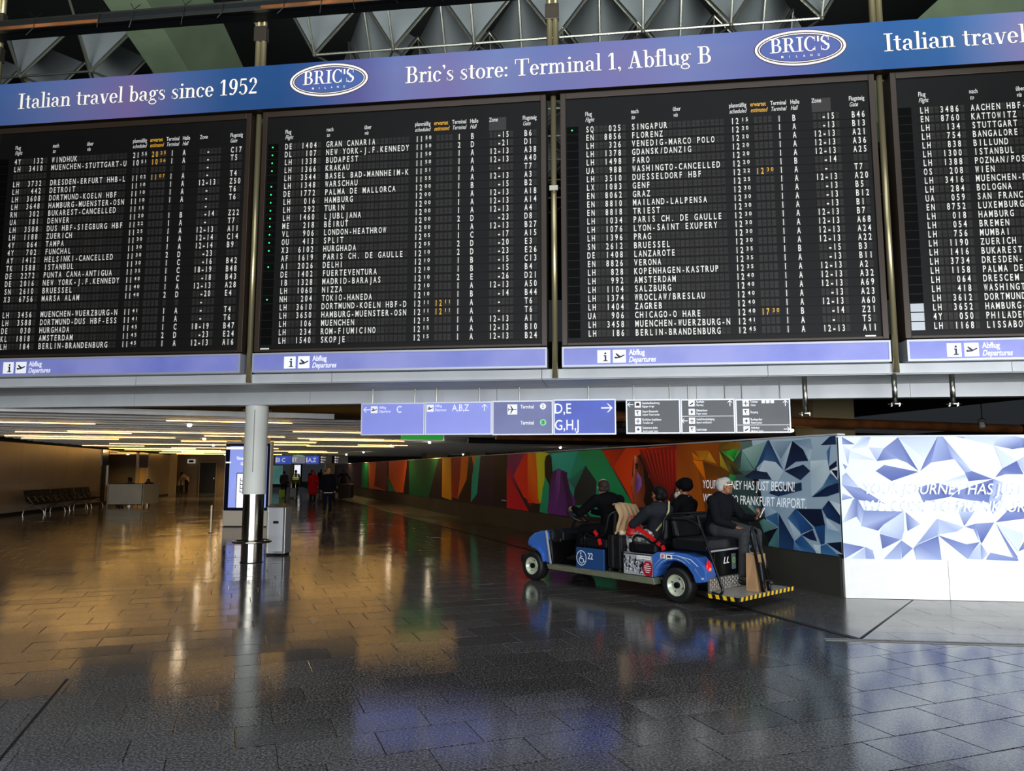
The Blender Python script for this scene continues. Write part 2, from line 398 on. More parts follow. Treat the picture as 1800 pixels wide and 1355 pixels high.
e.prism([tuple(a[:2]), tuple((a + U * .02)[:2]), tuple((b + U * .02)[:2]), tuple(b[:2])], -.002, .0025, axis='z')
o = e.obj('trim_3', mat('black_rubber_joint', '050505')); o['kind'] = 'structure'

# ------------------------------------------------------------------ printed partition (wall_right and wall_front)
FRONT=[[(0.05,2.09,0.25),(0.21,1.99,0.1),(0.05,1.99,0.5)],[(0.16,1.93,0.85),(0.3,2.09,0.8),(0.41,2.09,0.55),(0.36,1.95,0.9)],[(0.38,1.95,0.7),(0.56,1.94,0.8),(0.47,1.77,0.55)],[(0.47,1.77,0.1),(0.56,1.93,0.35),(0.75,2.08,0.2),(0.98,1.64,0.05),(0.84,1.75,0.3),(0.72,1.8,0.45)],[(0.75,2.08,0.7),(0.84,2.09,0.75),(1.24,2.09,0.72),(1.07,1.79,0.85)],[(0.75,2.08,0.8),(1.07,1.79,0.95),(1.0,1.64,0.9)],[(1.24,2.09,0.55),(1.3,2.09,0.5),(1.39,1.79,0.25),(1.14,1.75,0.5)],[(1.0,1.64,0.2),(1.07,1.79,0.35),(1.24,2.09,0.15),(1.14,1.75,0.4)],[(1.3,2.09,0.3),(1.63,1.64,0.72),(1.43,1.79,0.6),(1.39,1.79,0.25)],[(0.45,1.64,0.2),(0.56,1.72,0.3),(0.98,1.63,0.15),(0.64,1.51,0.1)],[(1.43,1.79,0.5),(1.63,1.64,0.65),(1.55,1.61,0.45)],[(1.63,1.64,0.2),(1.87,1.54,0.15),(1.58,1.51,0.1),(1.54,1.62,0.3)],[(1.23,1.49,0.8),(1.55,1.6,0.6),(1.57,1.52,0.9)],[(0.05,1.99,0.95),(0.14,1.91,0.7),(0.11,1.72,0.55)],[(0.14,1.91,0.85),(0.46,1.78,0.75),(0.14,1.8,0.9)],[(0.04,1.74,0.3),(0.1,1.7,0.35),(0.07,1.66,0.5)],[(0.03,1.58,0.6),(0.08,1.62,0.5),(0.23,1.43,0.72),(0.02,1.46,0.6)],[(0.02,1.46,0.45),(0.25,1.42,0.35),(0.54,1.22,0.3),(0.18,1.27,0.15)],[(0.02,1.35,0.7),(0.15,1.29,0.4),(0.01,1.26,0.3)],[(0.15,1.27,0.4),(0.2,1.29,0.2),(0.28,1.13,0.4),(0.23,0.96,0.7),(0.18,1.05,0.25),(0.0,0.96,0.8)],[(0.28,1.13,0.3),(0.77,1.12,0.35),(0.51,0.95,0.2),(0.44,0.87,0.1),(0.23,0.93,0.6)],[(0.95,1.43,0.35),(1.22,1.49,0.4),(1.34,1.31,0.1),(1.01,1.24,0.25)],[(1.23,1.48,0.35),(1.45,1.41,0.4),(1.34,1.31,0.2)],[(1.35,1.31,0.15),(1.45,1.39,0.3),(1.88,1.54,0.12),(1.8,1.24,0.2),(1.56,1.27,0.3)],[(1.88,1.54,0.4),(2.01,1.49,0.75),(1.95,1.27,0.4),(1.84,1.09,0.5),(1.8,1.24,0.5)],[(1.41,1.2,0.8),(1.49,0.94,0.2),(1.63,1.13,0.6),(1.5,1.24,0.85)],[(1.9,1.56,0.2),(1.99,1.67,0.15),(2.17,1.77,0.1),(2.24,1.6,0.15),(2.03,1.6,0.3)],[(2.17,1.77,0.6),(2.27,1.83,0.7),(2.25,1.62,0.6)],[(1.91,1.97,0.6),(1.97,2.09,0.8),(2.16,2.09,0.6),(2.28,2.06,0.45),(2.27,1.94,0.2),(2.13,1.92,0.15)],[(1.57,2.06,0.75),(1.91,1.97,0.8),(1.97,2.09,0.7),(1.55,2.09,0.7)],[(1.43,2.09,0.5),(1.57,2.06,0.4),(1.55,2.09,0.6)],[(1.87,0.99,0.15),(2.02,1.14,0.3),(2.17,1.2,0.3),(2.22,1.19,0.2),(2.21,1.04,0.2)],[(1.91,1.97,0.75),(2.17,1.78,0.8),(2.0,1.68,0.75)],[(0.46,0.84,0.7),(0.51,0.95,0.85),(0.77,1.11,0.72),(0.76,0.88,0.6),(0.72,0.76,0.55)],[(0.79,1.11,0.3),(0.96,0.96,0.7),(0.8,0.87,0.15)],[(0.46,0.83,0.2),(0.71,0.76,0.3),(0.48,0.64,0.12)],[(0.49,0.51,0.6),(0.72,0.75,0.3),(0.7,0.51,0.6)],[(0.72,0.75,0.4),(0.85,0.65,0.3),(0.71,0.52,0.4)],[(0.0,0.71,0.3),(0.26,0.66,0.15),(0.01,0.51,0.45)],[(0.09,0.51,0.8),(0.27,0.66,0.6),(0.26,0.51,0.65)],[(0.27,0.66,0.45),(0.36,0.62,0.6),(0.38,0.51,0.5),(0.27,0.51,0.45)],[(0.86,0.65,0.35),(0.92,0.7,0.25),(1.17,0.81,0.15),(1.19,0.51,0.5),(0.89,0.51,0.7)],[(0.86,0.65,0.5),(1.17,1.03,0.6),(1.17,0.82,0.5),(0.92,0.71,0.35)],[(1.17,1.03,0.6),(1.49,0.93,0.75),(1.4,0.87,0.55),(1.18,0.83,0.7)],[(1.17,0.82,0.15),(1.5,0.71,0.3),(1.66,0.74,0.15),(1.5,0.53,0.5)],[(1.5,0.93,0.2),(1.62,0.97,0.3),(1.66,0.73,0.2),(1.65,0.77,0.5),(1.6,0.9,0.3)],[(1.62,0.97,0.4),(1.85,0.99,0.3),(1.68,0.72,0.05)],[(1.87,0.97,0.8),(2.19,0.85,0.75),(2.11,0.62,0.8)],[(1.87,0.97,0.1),(2.1,0.55,0.15),(2.05,0.54,0.5)],[(1.72,0.52,0.35),(1.78,0.61,0.4),(2.1,0.54,0.3),(2.1,0.51,0.2)],[(2.11,0.63,0.1),(2.19,0.76,0.3),(2.18,0.66,0.3)],[(1.67,0.72,0.3),(1.75,0.59,0.75),(1.67,0.52,0.5)],[(1.5,0.53,0.6),(1.67,0.72,0.7),(1.66,0.52,0.65)]]
SIDE=[("3a1c18","281418",[(43.35,2.12),(39.89,2.12),(39.67,0.59),(43.09,0.59)]),("0c6030","0a5028",[(39.89,2.12),(37.06,2.12),(37.43,0.6),(39.67,0.59)]),("c85818","8a3418",[(37.25,2.12),(34.01,2.12),(31.61,0.59),(37.04,0.58)]),("6a3020","502018",[(34.69,2.12),(31.47,2.12),(31.32,0.6),(35.22,0.74)]),("0c5028","186038",[(31.39,1.38),(29.07,0.6),(31.02,0.58)]),("c04808","a84010",[(31.03,2.12),(26.47,2.12),(27.3,0.6),(29.07,0.58),(30.94,1.27)]),("180808","0c0808",[(26.59,2.12),(26.01,2.12),(25.9,0.59),(26.82,0.61)]),("0c4824","0a4020",[(26.13,2.12),(20.78,2.12),(22.36,0.54),(26.01,0.54)]),("100c10","1c1418",[(20.78,2.12),(20.21,2.11),(20.1,1.37),(20.23,0.63),(22.36,0.56),(21.59,1.27)]),("b87c10","a86810",[(20.21,2.12),(18.91,2.11),(18.86,0.56),(20.23,0.63)]),("701818","8a2010",[(18.98,2.11),(17.64,2.11),(17.94,0.63),(18.86,0.68)]),("c05008","b06010",[(17.64,2.11),(16.73,2.12),(16.97,1.33),(18.08,0.63),(17.76,1.39)]),("301408","0c0808",[(16.73,2.12),(16.24,2.11),(16.1,1.26),(16.57,0.57),(17.6,0.64),(16.97,1.33)]),("c06a18","a85c10",[(16.36,2.11),(15.94,2.11),(16.11,1.69)]),("0a9070","087858",[(15.94,2.12),(15.36,2.12),(15.68,0.92),(16.45,0.58),(16.35,1.41)]),("20102c","180c20",[(15.41,2.12),(12.85,2.11),(12.89,0.58),(15.85,0.57),(15.63,1.41)]),("0c0a10","140c18",[(13.91,2.12),(12.85,2.11),(12.89,0.58),(14.2,0.57)]),("6a1048","8a1040",[(12.85,2.11),(11.13,2.12),(10.98,0.68),(12.85,1.62)]),("a00c1c","b81020",[(12.89,1.69),(11.54,0.8),(11.14,0.55),(12.89,0.56)]),("c01018","d02810",[(11.45,2.11),(10.74,2.11),(10.98,0.82),(11.54,0.92),(12.3,1.5)]),("d87010","e09018",[(11.05,2.12),(10.36,2.12),(10.23,0.8),(10.68,0.78),(11.05,1.51)]),("b8b020","98b828",[(10.66,2.11),(10.0,2.11),(10.01,1.08),(10.38,0.85)]),("0c9058","0a8050",[(10.23,1.07),(9.94,1.52),(9.95,0.56),(10.38,0.57)]),("c8a818","b8b020",[(11.21,2.12),(9.71,2.09),(9.86,1.46),(11.21,0.95)]),("e07010","c02010",[(11.21,2.12),(10.63,2.11),(10.4,0.8),(11.21,0.77)]),("c8c020","98a018",[(10.55,2.12),(9.93,2.11),(10.25,0.86),(10.48,0.89)]),("109060","0e7a50",[(10.01,1.51),(9.72,1.34),(9.8,0.54),(10.25,0.6)]),("0e8a68","088058",[(9.78,2.09),(8.02,2.1),(6.86,2.1),(6.18,0.64),(8.56,0.61)]),("28a890","0c7868",[(9.56,2.06),(8.02,2.1),(8.54,1.41),(9.5,1.51)]),("0e8048","0c8850",[(8.02,2.1),(6.81,2.1),(5.42,0.91),(5.97,1.03),(7.1,1.43),(7.61,1.76)]),("107058","1a4a44",[(8.54,1.41),(7.61,1.76),(7.1,1.41),(7.11,1.13),(8.04,1.16)]),("506870","384a50",[(8.61,1.39),(8.04,1.16),(8.23,1.21),(8.54,1.47)]),("1c2c2c","141c20",[(7.61,1.76),(7.07,1.41),(7.11,1.13),(7.46,0.87),(8.3,0.83),(8.23,1.18)]),("3a1440","5a2468",[(9.57,1.6),(9.14,1.69),(8.6,1.6),(8.68,1.36),(8.17,0.94),(8.3,0.57),(9.88,0.56)]),("7a3a8a","4a1c58",[(9.21,1.66),(9.0,1.66),(9.08,1.13),(9.37,0.62),(9.43,1.18)]),("2a0c34","3a1048",[(8.94,1.6),(8.67,1.6),(8.3,0.83),(8.56,0.61)]),("0a0a0c","101014",[(9.93,2.01),(9.71,2.06),(9.56,1.97),(9.53,1.57),(9.72,1.28),(10.01,1.51),(10.02,1.86)]),("5a2010","c02808",[(6.86,2.1),(5.65,2.09),(5.41,0.96),(6.75,2.05)]),("c83008","d84010",[(6.25,1.73),(5.74,2.1),(4.84,2.09),(5.43,1.86),(5.54,1.31),(5.46,0.96)]),("e06010","c83c08",[(4.84,2.09),(3.67,2.1),(3.84,1.51),(4.87,1.5)]),("a01810","501010",[(5.19,2.06),(3.74,2.1),(3.8,1.51),(4.24,1.01),(4.71,1.38),(5.07,1.83)]),("c8603c","48180c",[(5.38,1.95),(5.43,1.72),(5.45,1.56),(5.57,1.38),(5.48,1.31),(5.51,1.23),(5.46,1.17),(5.5,1.1),(5.42,1.0),(5.36,0.91),(5.02,0.94),(4.84,1.16),(4.93,1.5),(5.03,1.72),(5.18,1.89)]),("a868b8","502870",[(5.28,1.62),(5.13,1.5),(5.11,1.35),(5.29,1.19),(5.37,1.27),(5.33,1.43)]),("e08868","a04830",[(5.38,1.95),(5.29,1.91),(5.36,1.72),(5.39,1.56),(5.45,1.58),(5.43,1.72)]),("0a0608","180c0c",[(5.04,1.74),(4.71,1.38),(4.5,0.99),(4.96,0.95),(5.06,1.06),(4.98,1.28),(5.03,1.5)]),("c03040","902030",[(5.52,1.18),(5.38,1.16),(5.45,1.1)]),("100808","201010",[(5.36,1.79),(5.23,1.78),(5.28,1.66),(5.35,1.68)]),("e07818","b05810",[(3.85,2.1),(3.04,2.1),(3.08,1.41),(3.3,1.05),(3.88,1.47)]),("8a4210","b05c18",[(3.7,1.47),(3.07,1.56),(3.04,0.95),(3.37,0.93),(3.53,1.32)]),("c82818","4a1410",[(5.06,2.06),(5.01,2.06),(4.61,1.44),(4.65,1.44)]),("c82818","4a1410",[(4.91,2.05),(4.86,2.06),(4.52,1.4),(4.56,1.4)]),("c82818","4a1410",[(4.75,2.05),(4.7,2.06),(4.42,1.36),(4.46,1.36)]),("c82818","4a1410",[(4.6,2.04),(4.55,2.05),(4.33,1.32),(4.37,1.32)]),("c82818","4a1410",[(4.46,2.04),(4.41,2.05),(4.24,1.28),(4.28,1.28)]),("c82818","4a1410",[(4.31,2.04),(4.27,2.04),(4.15,1.24),(4.18,1.24)]),("c82818","4a1410",[(4.17,2.03),(4.13,2.04),(4.06,1.2),(4.09,1.2)]),("c82818","4a1410",[(4.04,2.03),(3.99,2.04),(3.97,1.16),(4.01,1.16)]),("c82818","4a1410",[(3.9,2.02),(3.85,2.03),(3.88,1.13),(3.92,1.12)]),("8a3a0a","b86018",[(3.85,2.12),(3.28,2.12),(2.97,0.94),(3.91,0.89)]),("a04a10","6a3a10",[(3.31,2.12),(2.28,2.1),(2.31,1.61),(3.02,0.94)]),("6a4a18","3a3418",[(2.59,2.11),(1.99,2.11),(2.02,1.53),(2.65,1.01)]),("5a7068","384a44",[(2.13,2.1),(1.35,2.1),(1.69,1.65),(1.97,1.56),(2.08,1.33)]),("385050","20302c",[(2.36,1.57),(1.78,1.58),(1.5,0.95),(2.29,0.96)]),("182420","101a1a",[(2.39,0.97),(1.5,0.96),(1.23,0.53),(1.84,0.53),(2.61,0.7)]),("a8bcc8","7f9ab0",[(1.75,2.11),(0.01,2.11),(0.01,0.56),(1.23,0.53),(1.5,0.95)]),("e87808","c06010",[(3.37,1.96),(3.06,1.82),(3.32,1.82)]),("f08010","c86008",[(3.35,1.82),(3.05,1.8),(2.98,1.47)]),("a86010","d08818",[(3.28,1.99),(2.86,1.98),(3.01,1.83),(3.09,1.82)]),("d89020","a87018",[(2.86,1.96),(2.67,1.76),(3.01,1.82)]),("5a3010","704010",[(3.06,1.8),(2.61,1.7),(2.33,1.62),(2.97,1.51)]),("2a2410","6a5a20",[(2.57,1.97),(2.24,1.85),(2.33,1.62)]),("b89828","806818",[(2.58,1.96),(2.57,1.72),(2.33,1.62)]),("3a6030","58c040",[(2.57,1.97),(2.04,1.96),(2.22,1.79)]),("20b838","2a5030",[(2.39,1.95),(2.04,2.05),(2.2,1.81)]),("6a5018","8a6018",[(2.57,1.99),(2.31,2.1),(2.03,2.09),(2.02,1.99)]),("2c3c34","48605c",[(2.22,1.79),(2.0,1.97),(1.97,1.58),(2.06,1.65)]),("78a098","3a6054",[(1.99,1.97),(1.73,1.65),(2.06,1.64)]),("9ab8b0","5a8478",[(1.99,1.97),(1.39,2.09),(1.71,1.67)]),("304830","181c18",[(2.35,1.79),(1.97,1.58),(2.21,1.59)]),("20a050","24382c",[(2.33,1.59),(2.16,1.56),(2.3,1.33)]),("1c3c60","284a70",[(1.71,1.65),(1.39,2.09),(1.35,2.1),(1.37,1.81),(1.48,1.8)]),("16284a","3a6088",[(1.35,2.1),(1.06,1.65),(1.22,1.77),(1.48,1.8)]),("9aaebc","5c7a94",[(1.31,2.08),(0.86,2.07),(1.11,1.81)]),("c0d0d8","8098ac",[(0.86,2.06),(1.06,1.65),(1.12,1.79)]),("0a1428","14284a",[(0.85,2.07),(0.64,1.94),(0.55,1.78),(0.8,1.77),(1.04,1.65)]),("c8d8e0","a8bcc8",[(1.6,1.64),(1.48,1.8),(1.22,1.77),(1.06,1.64),(1.18,1.5),(1.39,1.51)]),("0c1830","1c3050",[(1.04,1.64),(0.65,1.73),(0.52,1.64),(0.72,1.51)]),("0c1830","20344c",[(1.95,1.55),(1.73,1.65),(1.42,1.62),(1.32,1.51),(1.83,1.52)]),("8fa8b8","b8ccd6",[(0.61,1.94),(0.46,1.94),(0.53,1.78)]),("6a88a0","9ab0c0",[(0.84,2.07),(0.49,2.09),(0.45,1.94),(0.61,1.94)]),("10203c","1c3456",[(0.3,1.99),(0.13,2.1),(0.03,2.11),(0.02,1.99)]),("c8d8dc","a0b8c4",[(0.51,1.78),(0.2,1.79),(0.16,1.61),(0.32,1.43),(0.52,1.29),(0.52,1.61)]),("28486c","507898",[(0.15,1.61),(0.01,1.54),(0.01,1.49),(0.23,1.33),(0.52,1.28),(0.3,1.43)]),("0c1c3a","142a4c",[(0.52,1.28),(0.23,1.43),(0.01,1.49),(0.01,1.36),(0.23,1.3)]),("0a1428","16284c",[(0.17,1.7),(0.03,1.78),(0.03,1.7),(0.16,1.65)]),("e8eef2","d0dce0",[(0.16,1.64),(0.02,1.7),(0.03,1.52)]),("0a1428","101e3c",[(0.13,1.65),(0.02,1.65),(0.03,1.54)]),("5078a0","284c78",[(0.2,1.9),(0.12,1.99),(0.17,1.7)]),("10203c","1c3456",[(1.4,1.31),(1.26,1.4),(0.7,1.48),(0.7,1.37),(1.19,1.27)]),("101c34","0c1830",[(0.84,1.11),(0.34,1.13),(0.29,0.92),(0.49,0.88)]),("183a66","3a6a98",[(0.84,1.11),(0.51,0.85),(0.74,0.77),(1.01,0.97)]),("24528a","1a3c6a",[(0.84,1.11),(0.76,0.76),(0.51,0.86)]),("b8ccd8","90a8bc",[(1.01,0.95),(0.76,0.76),(0.88,0.66)]),("10203c","20406c",[(1.2,1.03),(0.9,0.66),(0.91,0.53),(1.22,0.53)]),("3a6890","245080",[(1.5,0.95),(1.22,1.04),(1.21,0.83)]),("5c8c88","3a6068",[(1.53,0.93),(1.22,0.83),(1.54,0.72),(1.64,0.88)]),("080c14","0c1420",[(1.52,0.73),(1.22,0.82),(1.44,0.58)]),("4a7c80","2c5058",[(1.44,0.57),(1.22,0.82),(1.22,0.53),(1.46,0.53)]),("0c1c3a","142a4c",[(0.74,0.75),(0.52,0.84),(0.45,0.69),(0.58,0.7)]),("1c4474","3a6a98",[(0.89,0.65),(0.74,0.75),(0.46,0.53),(0.74,0.53)]),("5884aa","2c5c8c",[(0.9,0.65),(0.74,0.53),(0.92,0.53)]),("c4d6de","a0b8c8",[(0.53,0.64),(0.38,0.64),(0.39,0.53),(0.48,0.53)]),("6c94b4","9cb8c8",[(0.28,0.94),(0.01,0.85),(0.02,0.72),(0.31,0.66)]),("c8d8e0","90acc4",[(0.26,1.01),(0.03,0.85),(0.26,0.87)]),("0c1830","1c3a66",[(0.2,1.25),(0.01,1.06),(0.01,0.94),(0.25,1.02),(0.33,1.13)]),("b4c8d4","d8e4e8",[(0.19,1.25),(0.0,1.21),(0.01,1.06)]),("10203c","0c1428",[(0.28,0.68),(0.01,0.72),(0.01,0.57)]),("285888","3c70a0",[(0.39,0.63),(0.28,0.67),(0.05,0.53),(0.39,0.53)]),("1c4878","183860",[(0.49,0.88),(0.29,0.92),(0.31,0.67),(0.38,0.65)]),("4a7484","20383c",[(1.9,1.09),(1.57,0.96),(1.71,1.29)]),("90b0a8","5a7c70",[(1.88,1.09),(1.85,1.19),(1.68,0.98)]),("7c98a8","a4bccc",[(1.5,0.95),(1.47,1.15),(1.22,1.04)]),("303c20","5a6830",[(2.38,1.11),(2.1,0.97),(2.29,0.98)])]

BASE_D = mat('dark_plinth', '3a3a34', .55, noise=.2, nscale=1.2)  # set much darker than the front plinth
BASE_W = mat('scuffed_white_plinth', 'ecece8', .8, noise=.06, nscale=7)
PRINT = mat('printed_mural', 'ffffff', .5, vcol=True, emit=.16, spec=.2)  # emission added to brighten the dim side print
LITP = mat('front_mural_print', 'ffffff', .75, vcol=True, emit=.04, spec=.12)  # faint glow added here too, the print is no lamp
EDGE = mat('pale_panel_edge', 'c8ccd0', .4)
def ramp(b):
    lo = (.055, .075, .29); mi = (.30, .37, .62); hi = (.80, .87, .93)
    if b < .5: k = b * 2; return tuple(lo[i] + (mi[i] - lo[i]) * k for i in range(3)) + (1,)
    k = b * 2 - 1; return tuple(mi[i] + (hi[i] - mi[i]) * k for i in range(3)) + (1,)
def wall_piece(name, L, zt, zb, ang):
    r = struct_root(name, CORNER, ang); return r
wr = wall_piece('wall_right', 62, 2.13, .53, SA); wf = wall_piece('wall_front', 12, 2.1, .5, FA)
# local x along the wall; the face toward the hall is +y for wall_right and -y for wall_front
k = 0; x = .0
while x < 60:
    L = 3.0
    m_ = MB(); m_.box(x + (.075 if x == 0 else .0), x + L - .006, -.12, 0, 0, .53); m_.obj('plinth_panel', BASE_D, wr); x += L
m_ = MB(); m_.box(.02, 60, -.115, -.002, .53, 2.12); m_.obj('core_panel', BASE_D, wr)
m_ = MB(); m_.box(.0, 60, -.12, .012, 2.115, 2.135); m_.obj('top_trim', EDGE, wr)
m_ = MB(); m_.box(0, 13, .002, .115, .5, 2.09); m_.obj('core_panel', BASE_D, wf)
m_ = MB(); m_.box(-.02, 13, -.012, .12, 2.085, 2.105); m_.obj('top_trim', EDGE, wf)
x = 0
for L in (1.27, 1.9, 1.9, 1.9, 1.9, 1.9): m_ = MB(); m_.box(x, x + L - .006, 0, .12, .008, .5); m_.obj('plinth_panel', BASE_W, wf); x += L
def mural(polys, parent, m, base, L, z0, z1, sgn, name):
    mb = MB(); mb.c = []
    def face(pts, cols, k):
        mb.add([(s, sgn * (.003 + .00012 * k), z) for s, z in pts], [tuple(range(len(pts)))]); mb.c.extend(cols)
    face([(0, z0), (L, z0), (L, z1), (0, z1)], [base] * 4, 0)
    for k, (pts, cols) in enumerate(polys): face(pts, cols, k + 1)
    return mb.obj(name, m, parent)
fp = []
for poly in FRONT: fp.append(([(s, z) for s, z, b in poly], [ramp(b) for s, z, b in poly]))
for rep in (1, 2, 3):                             # the print goes on beyond the frame, facets mirrored
    for poly in FRONT: fp.append(([(4.54 * ((rep + 1) // 2) + (-s if rep % 2 else s), z) for s, z, b in poly], [ramp(b) for s, z, b in poly]))
mural(fp, wf, LITP, ramp(.96), 9.0, .5, 2.09, -1, 'mural_print')
sp_ = []
for a, b, pts in SIDE:
    ca, cb = lin(a), lin(b); n = len(pts)
    sp_.append((pts, [tuple(ca[i] + (cb[i] - ca[i]) * (q / (n - 1)) for i in range(3)) + (1,) for q in range(n)]))
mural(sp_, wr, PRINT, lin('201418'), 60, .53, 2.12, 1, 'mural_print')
for parent, x0, wd, z1, z2, sg in ((wf, .27, 2.78, 1.345, 1.125, 1), (wr, 3.05, 2.44, 1.35, 1.12, -1)):
    mb = MB()
    for s_, z_, wk in (('YOUR JOURNEY HAS JUST BEGUN!', z1, .91 if sg < 0 else .93), ('WELCOME TO FRANKFURT AIRPORT.', z2, 1.0)):
        t = MB(); put_text(t, s_, 0, 0, .135, width=wd * wk, shear=.14 if sg > 0 else 0)
        mb.add([(x0 + sg * p[0] + .08 * p[2] * sg, (-.032 if sg > 0 else .032), z_ + p[2]) for p in t.v], t.f)
    mb.obj('lettering', mat('white_lettering', 'f4f6f6', .5, emit=.4), parent, kind='stuff')  # added glow lifts the printed letters
mb = MB(); t = MB(); put_text(t, 'MORE INFORMATION', 0, 0, .03, xs=1); mb.add([(13.3 - p[0], .03, .75 + p[2]) for p in t.v], t.f); mb.obj('small_lettering', WHITE, wr)

# ------------------------------------------------------------------ soffit and beam under the boards
B0 = Vector((-4.2, 12.0, 0))
sf = struct_root('trim_4', B0, AB)
for k in range(-3, 5):
    x0 = k * 3.4 + 1.3; m_ = MB(); m_.box(x0, x0 + 3.392, .04, .10, 3.065, 3.21); m_.obj('fascia_panel', FASC, sf)
for k in range(-3, 5):
    x0 = k * 3.4 + 1.3
    for q in range(5): m_ = MB(); m_.prism([(x0, .10 + q * .25), (x0 + 3.392, .10 + q * .25), (x0 + 3.392, .335 + q * .25), (x0, .335 + q * .25)], 3.055 , 3.075, axis='z'); m_.obj('soffit_strip', FASC, sf)
m_ = MB(); m_.box(-9, 18.5, .1, 1.5, 3.08, 3.24); m_.obj('slab_core', DARK, sf)
for k in range(-3, 5):
    x0 = k * 3.4 + .4; m_ = MB(); m_.box(x0, x0 + 3.394, 1.35, 1.62, 2.83, 3.06); m_.obj('beam_panel', FASC, sf)

# ------------------------------------------------------------------ corridor ceiling, slats, spotlights
cl = MB(); c_ = [uv(-14, 13.2), uv(34, 2), uv(34, 75), uv(-14, 75)]
a0 = B0 + BN * 1.5 - BD * 14; a1 = B0 + BN * 1.5 + BD * 22
cl.prism([tuple(p[:2]) for p in (a0, a1, uv(30, 75), uv(-16, 75))], 3.75, 3.9, axis='z')
ceil = cl.obj('ceiling', DARK); ceil['kind'] = 'structure'
sm = MB(); v0 = 16.6; nsl = 0
SL = [MATS['pale_ceiling_slat']]
v = 16.9; i = 0
while v < 62:
    u0 = -7.5; u1 = 16.5
    if i == 0: u0, u1 = -6.3, 2.0
    elif v < 19: u1 = 2.6 if i < 2 else 8
    m_ = MB(); mid = uv((u0 + u1) / 2, v)
    L = (u1 - u0) / 2
    m_.prism([(-.13, .0), (.13, .0), (.14, .11), (.125, .11), (.12, .012), (-.12, .012), (-.125, .11), (-.14, .11)], -L, L, axis='x')
    if i % 2: m_.v = [(x, y * .6, z * .3) for x, y, z in m_.v]
    o = m_.obj('slat', SLATM, ceil); o.location = (mid.x, mid.y, 2.78); o.rotation_euler = (0, 0, A20)
    v += .95; i += 1
WLINE = mat('warm_ceiling_line', 'ffc060', .5, emit=15)
for k, (v, u0, u1) in enumerate([(20.1, -7, -3.2), (24.0, -4.5, .5), (28, -7, -2), (28.1, 2.5, 6), (31, -2, 3), (35, -5, 0), (35.1, 3, 7), (40, -3, 2), (45, -6, -1), (45.1, 1, 5), (50, -3, 1), (55, -5, 3), (22.2, 1.5, 4.5), (26, -1, 1.5), (33, 5, 7.2), (38, -6.5, -4), (48, 3, 6), (18.2, -1.5, 1.2), (19.1, 3, 5.5), (25, -6, -3), (27, 2, 5), (30, -7, -4), (34, 0, 3), (42, -6, -2), (47, -4, 0), (52, -6, -2)]):
    m_ = MB(); m_.prism([(-.008, 0), (.008, 0), (.008, .014), (-.008, .014)], -(u1 - u0) / 2, (u1 - u0) / 2, axis='x')
    o = m_.obj('light_line', WLINE, ceil); p = uv((u0 + u1) / 2, v); o.location = (p.x, p.y, 2.745); o.rotation_euler = (0, 0, A20)
# ducts and cables seen in the gap before the first slat and beyond the partition
dm = mat('dark_duct_metal', '3a3634', .4, .5)
for k, (ua, va, ub, vb, z, r) in enumerate([(-6, 15.4, -4.6, 20, 3.3, .06), (-4.2, 15, -3.6, 20, 3.35, .08), (-2.2, 15, -1.6, 19, 3.25, .05), (-.6, 15, -.3, 19, 3.3, .09), (1.3, 15, 1.5, 19, 3.3, .05), (3.3, 14, 3.3, 19, 3.4, .08)]):
    m_ = MB(); m_.tube([uv(ua, va, z), uv(ub, vb, z)], r, 10); m_.obj('duct', dm, ceil)
for k, (va, z, r, mm) in enumerate([(15.6, 2.93, .13, COPPER), (17.6, 2.72, .1, dm), (19.6, 2.75, .12, dm), (22, 2.7, .1, COPPER), (25, 2.7, .1, dm)]):
    m_ = MB(); m_.tube([uv(7.6 if va > 16 else 6.3, va, z), uv(22, va, z - .05)], r, 12); m_.obj('pipe', mm, ceil)
for k, (x0, y0, wd) in enumerate([(-2.3, 47, 1.0), (-5.2, 50, 1.4), (.9, 44, 1.2), (5.2, 33, 1.4), (9.0, 22, 1.5)]):
    m_ = MB(); m_.box(-wd / 2, wd / 2, -wd / 2, wd / 2, 0, 3.7); o = m_.obj('square_column', mat('beige_render', 'b0a078', .7), None); o.location = (x0, y0, 0); o.rotation_euler = (0, 0, A20)
    o['kind'] = 'structure'; o.name = 'column_shaft'
m_ = MB(); m_.box(-.46, .46, -.4, .4, 0, 3.7); o = m_.obj('column_shaft', MATS['beige_render'], None); o.location = (-8.75, 25.4, 0); o.rotation_euler = (0, 0, A20); o['kind'] = 'structure'

BULB = mat('warm_bulb', 'ffe6c0', .4, emit=34)
sproot = None
def at(px, py, z):                                # surveyed position: sight line through a photo point meets height z
    th = math.atan(149 / 1304); c, s = math.cos(th), math.sin(th); b = 677.5 - py
    d = (px - 900, 1304 * c - b * s, 1304 * s + b * c); t = (z - 1.65) / d[2]; return Vector((d[0] * t, d[1] * t, z))
spots = [(333, 748, 'nearest one, left of the round column'), (359, 772, 'second of the row left of the column'), (375, 783, 'third of the row left of the column'), (386, 793, 'fourth, above the dark door'), (395, 799, 'last and smallest beside the display pylon'), (321, 794, 'above the recess with the bending worker'),
  (755, 778, 'under the blue departures sign'), (687, 784, 'over the dark orange part of the mural'), (639, 795, 'where the mural ends far down the hall'), (609, 799, 'above the farthest travellers'), (814, 799, 'above the orange figure of the mural'), (985, 787, 'above the teal figure of the mural'), (1129, 779, 'above the large printed face'), (1392, 757, 'below the toilets sign near the corner')]
sbase = None
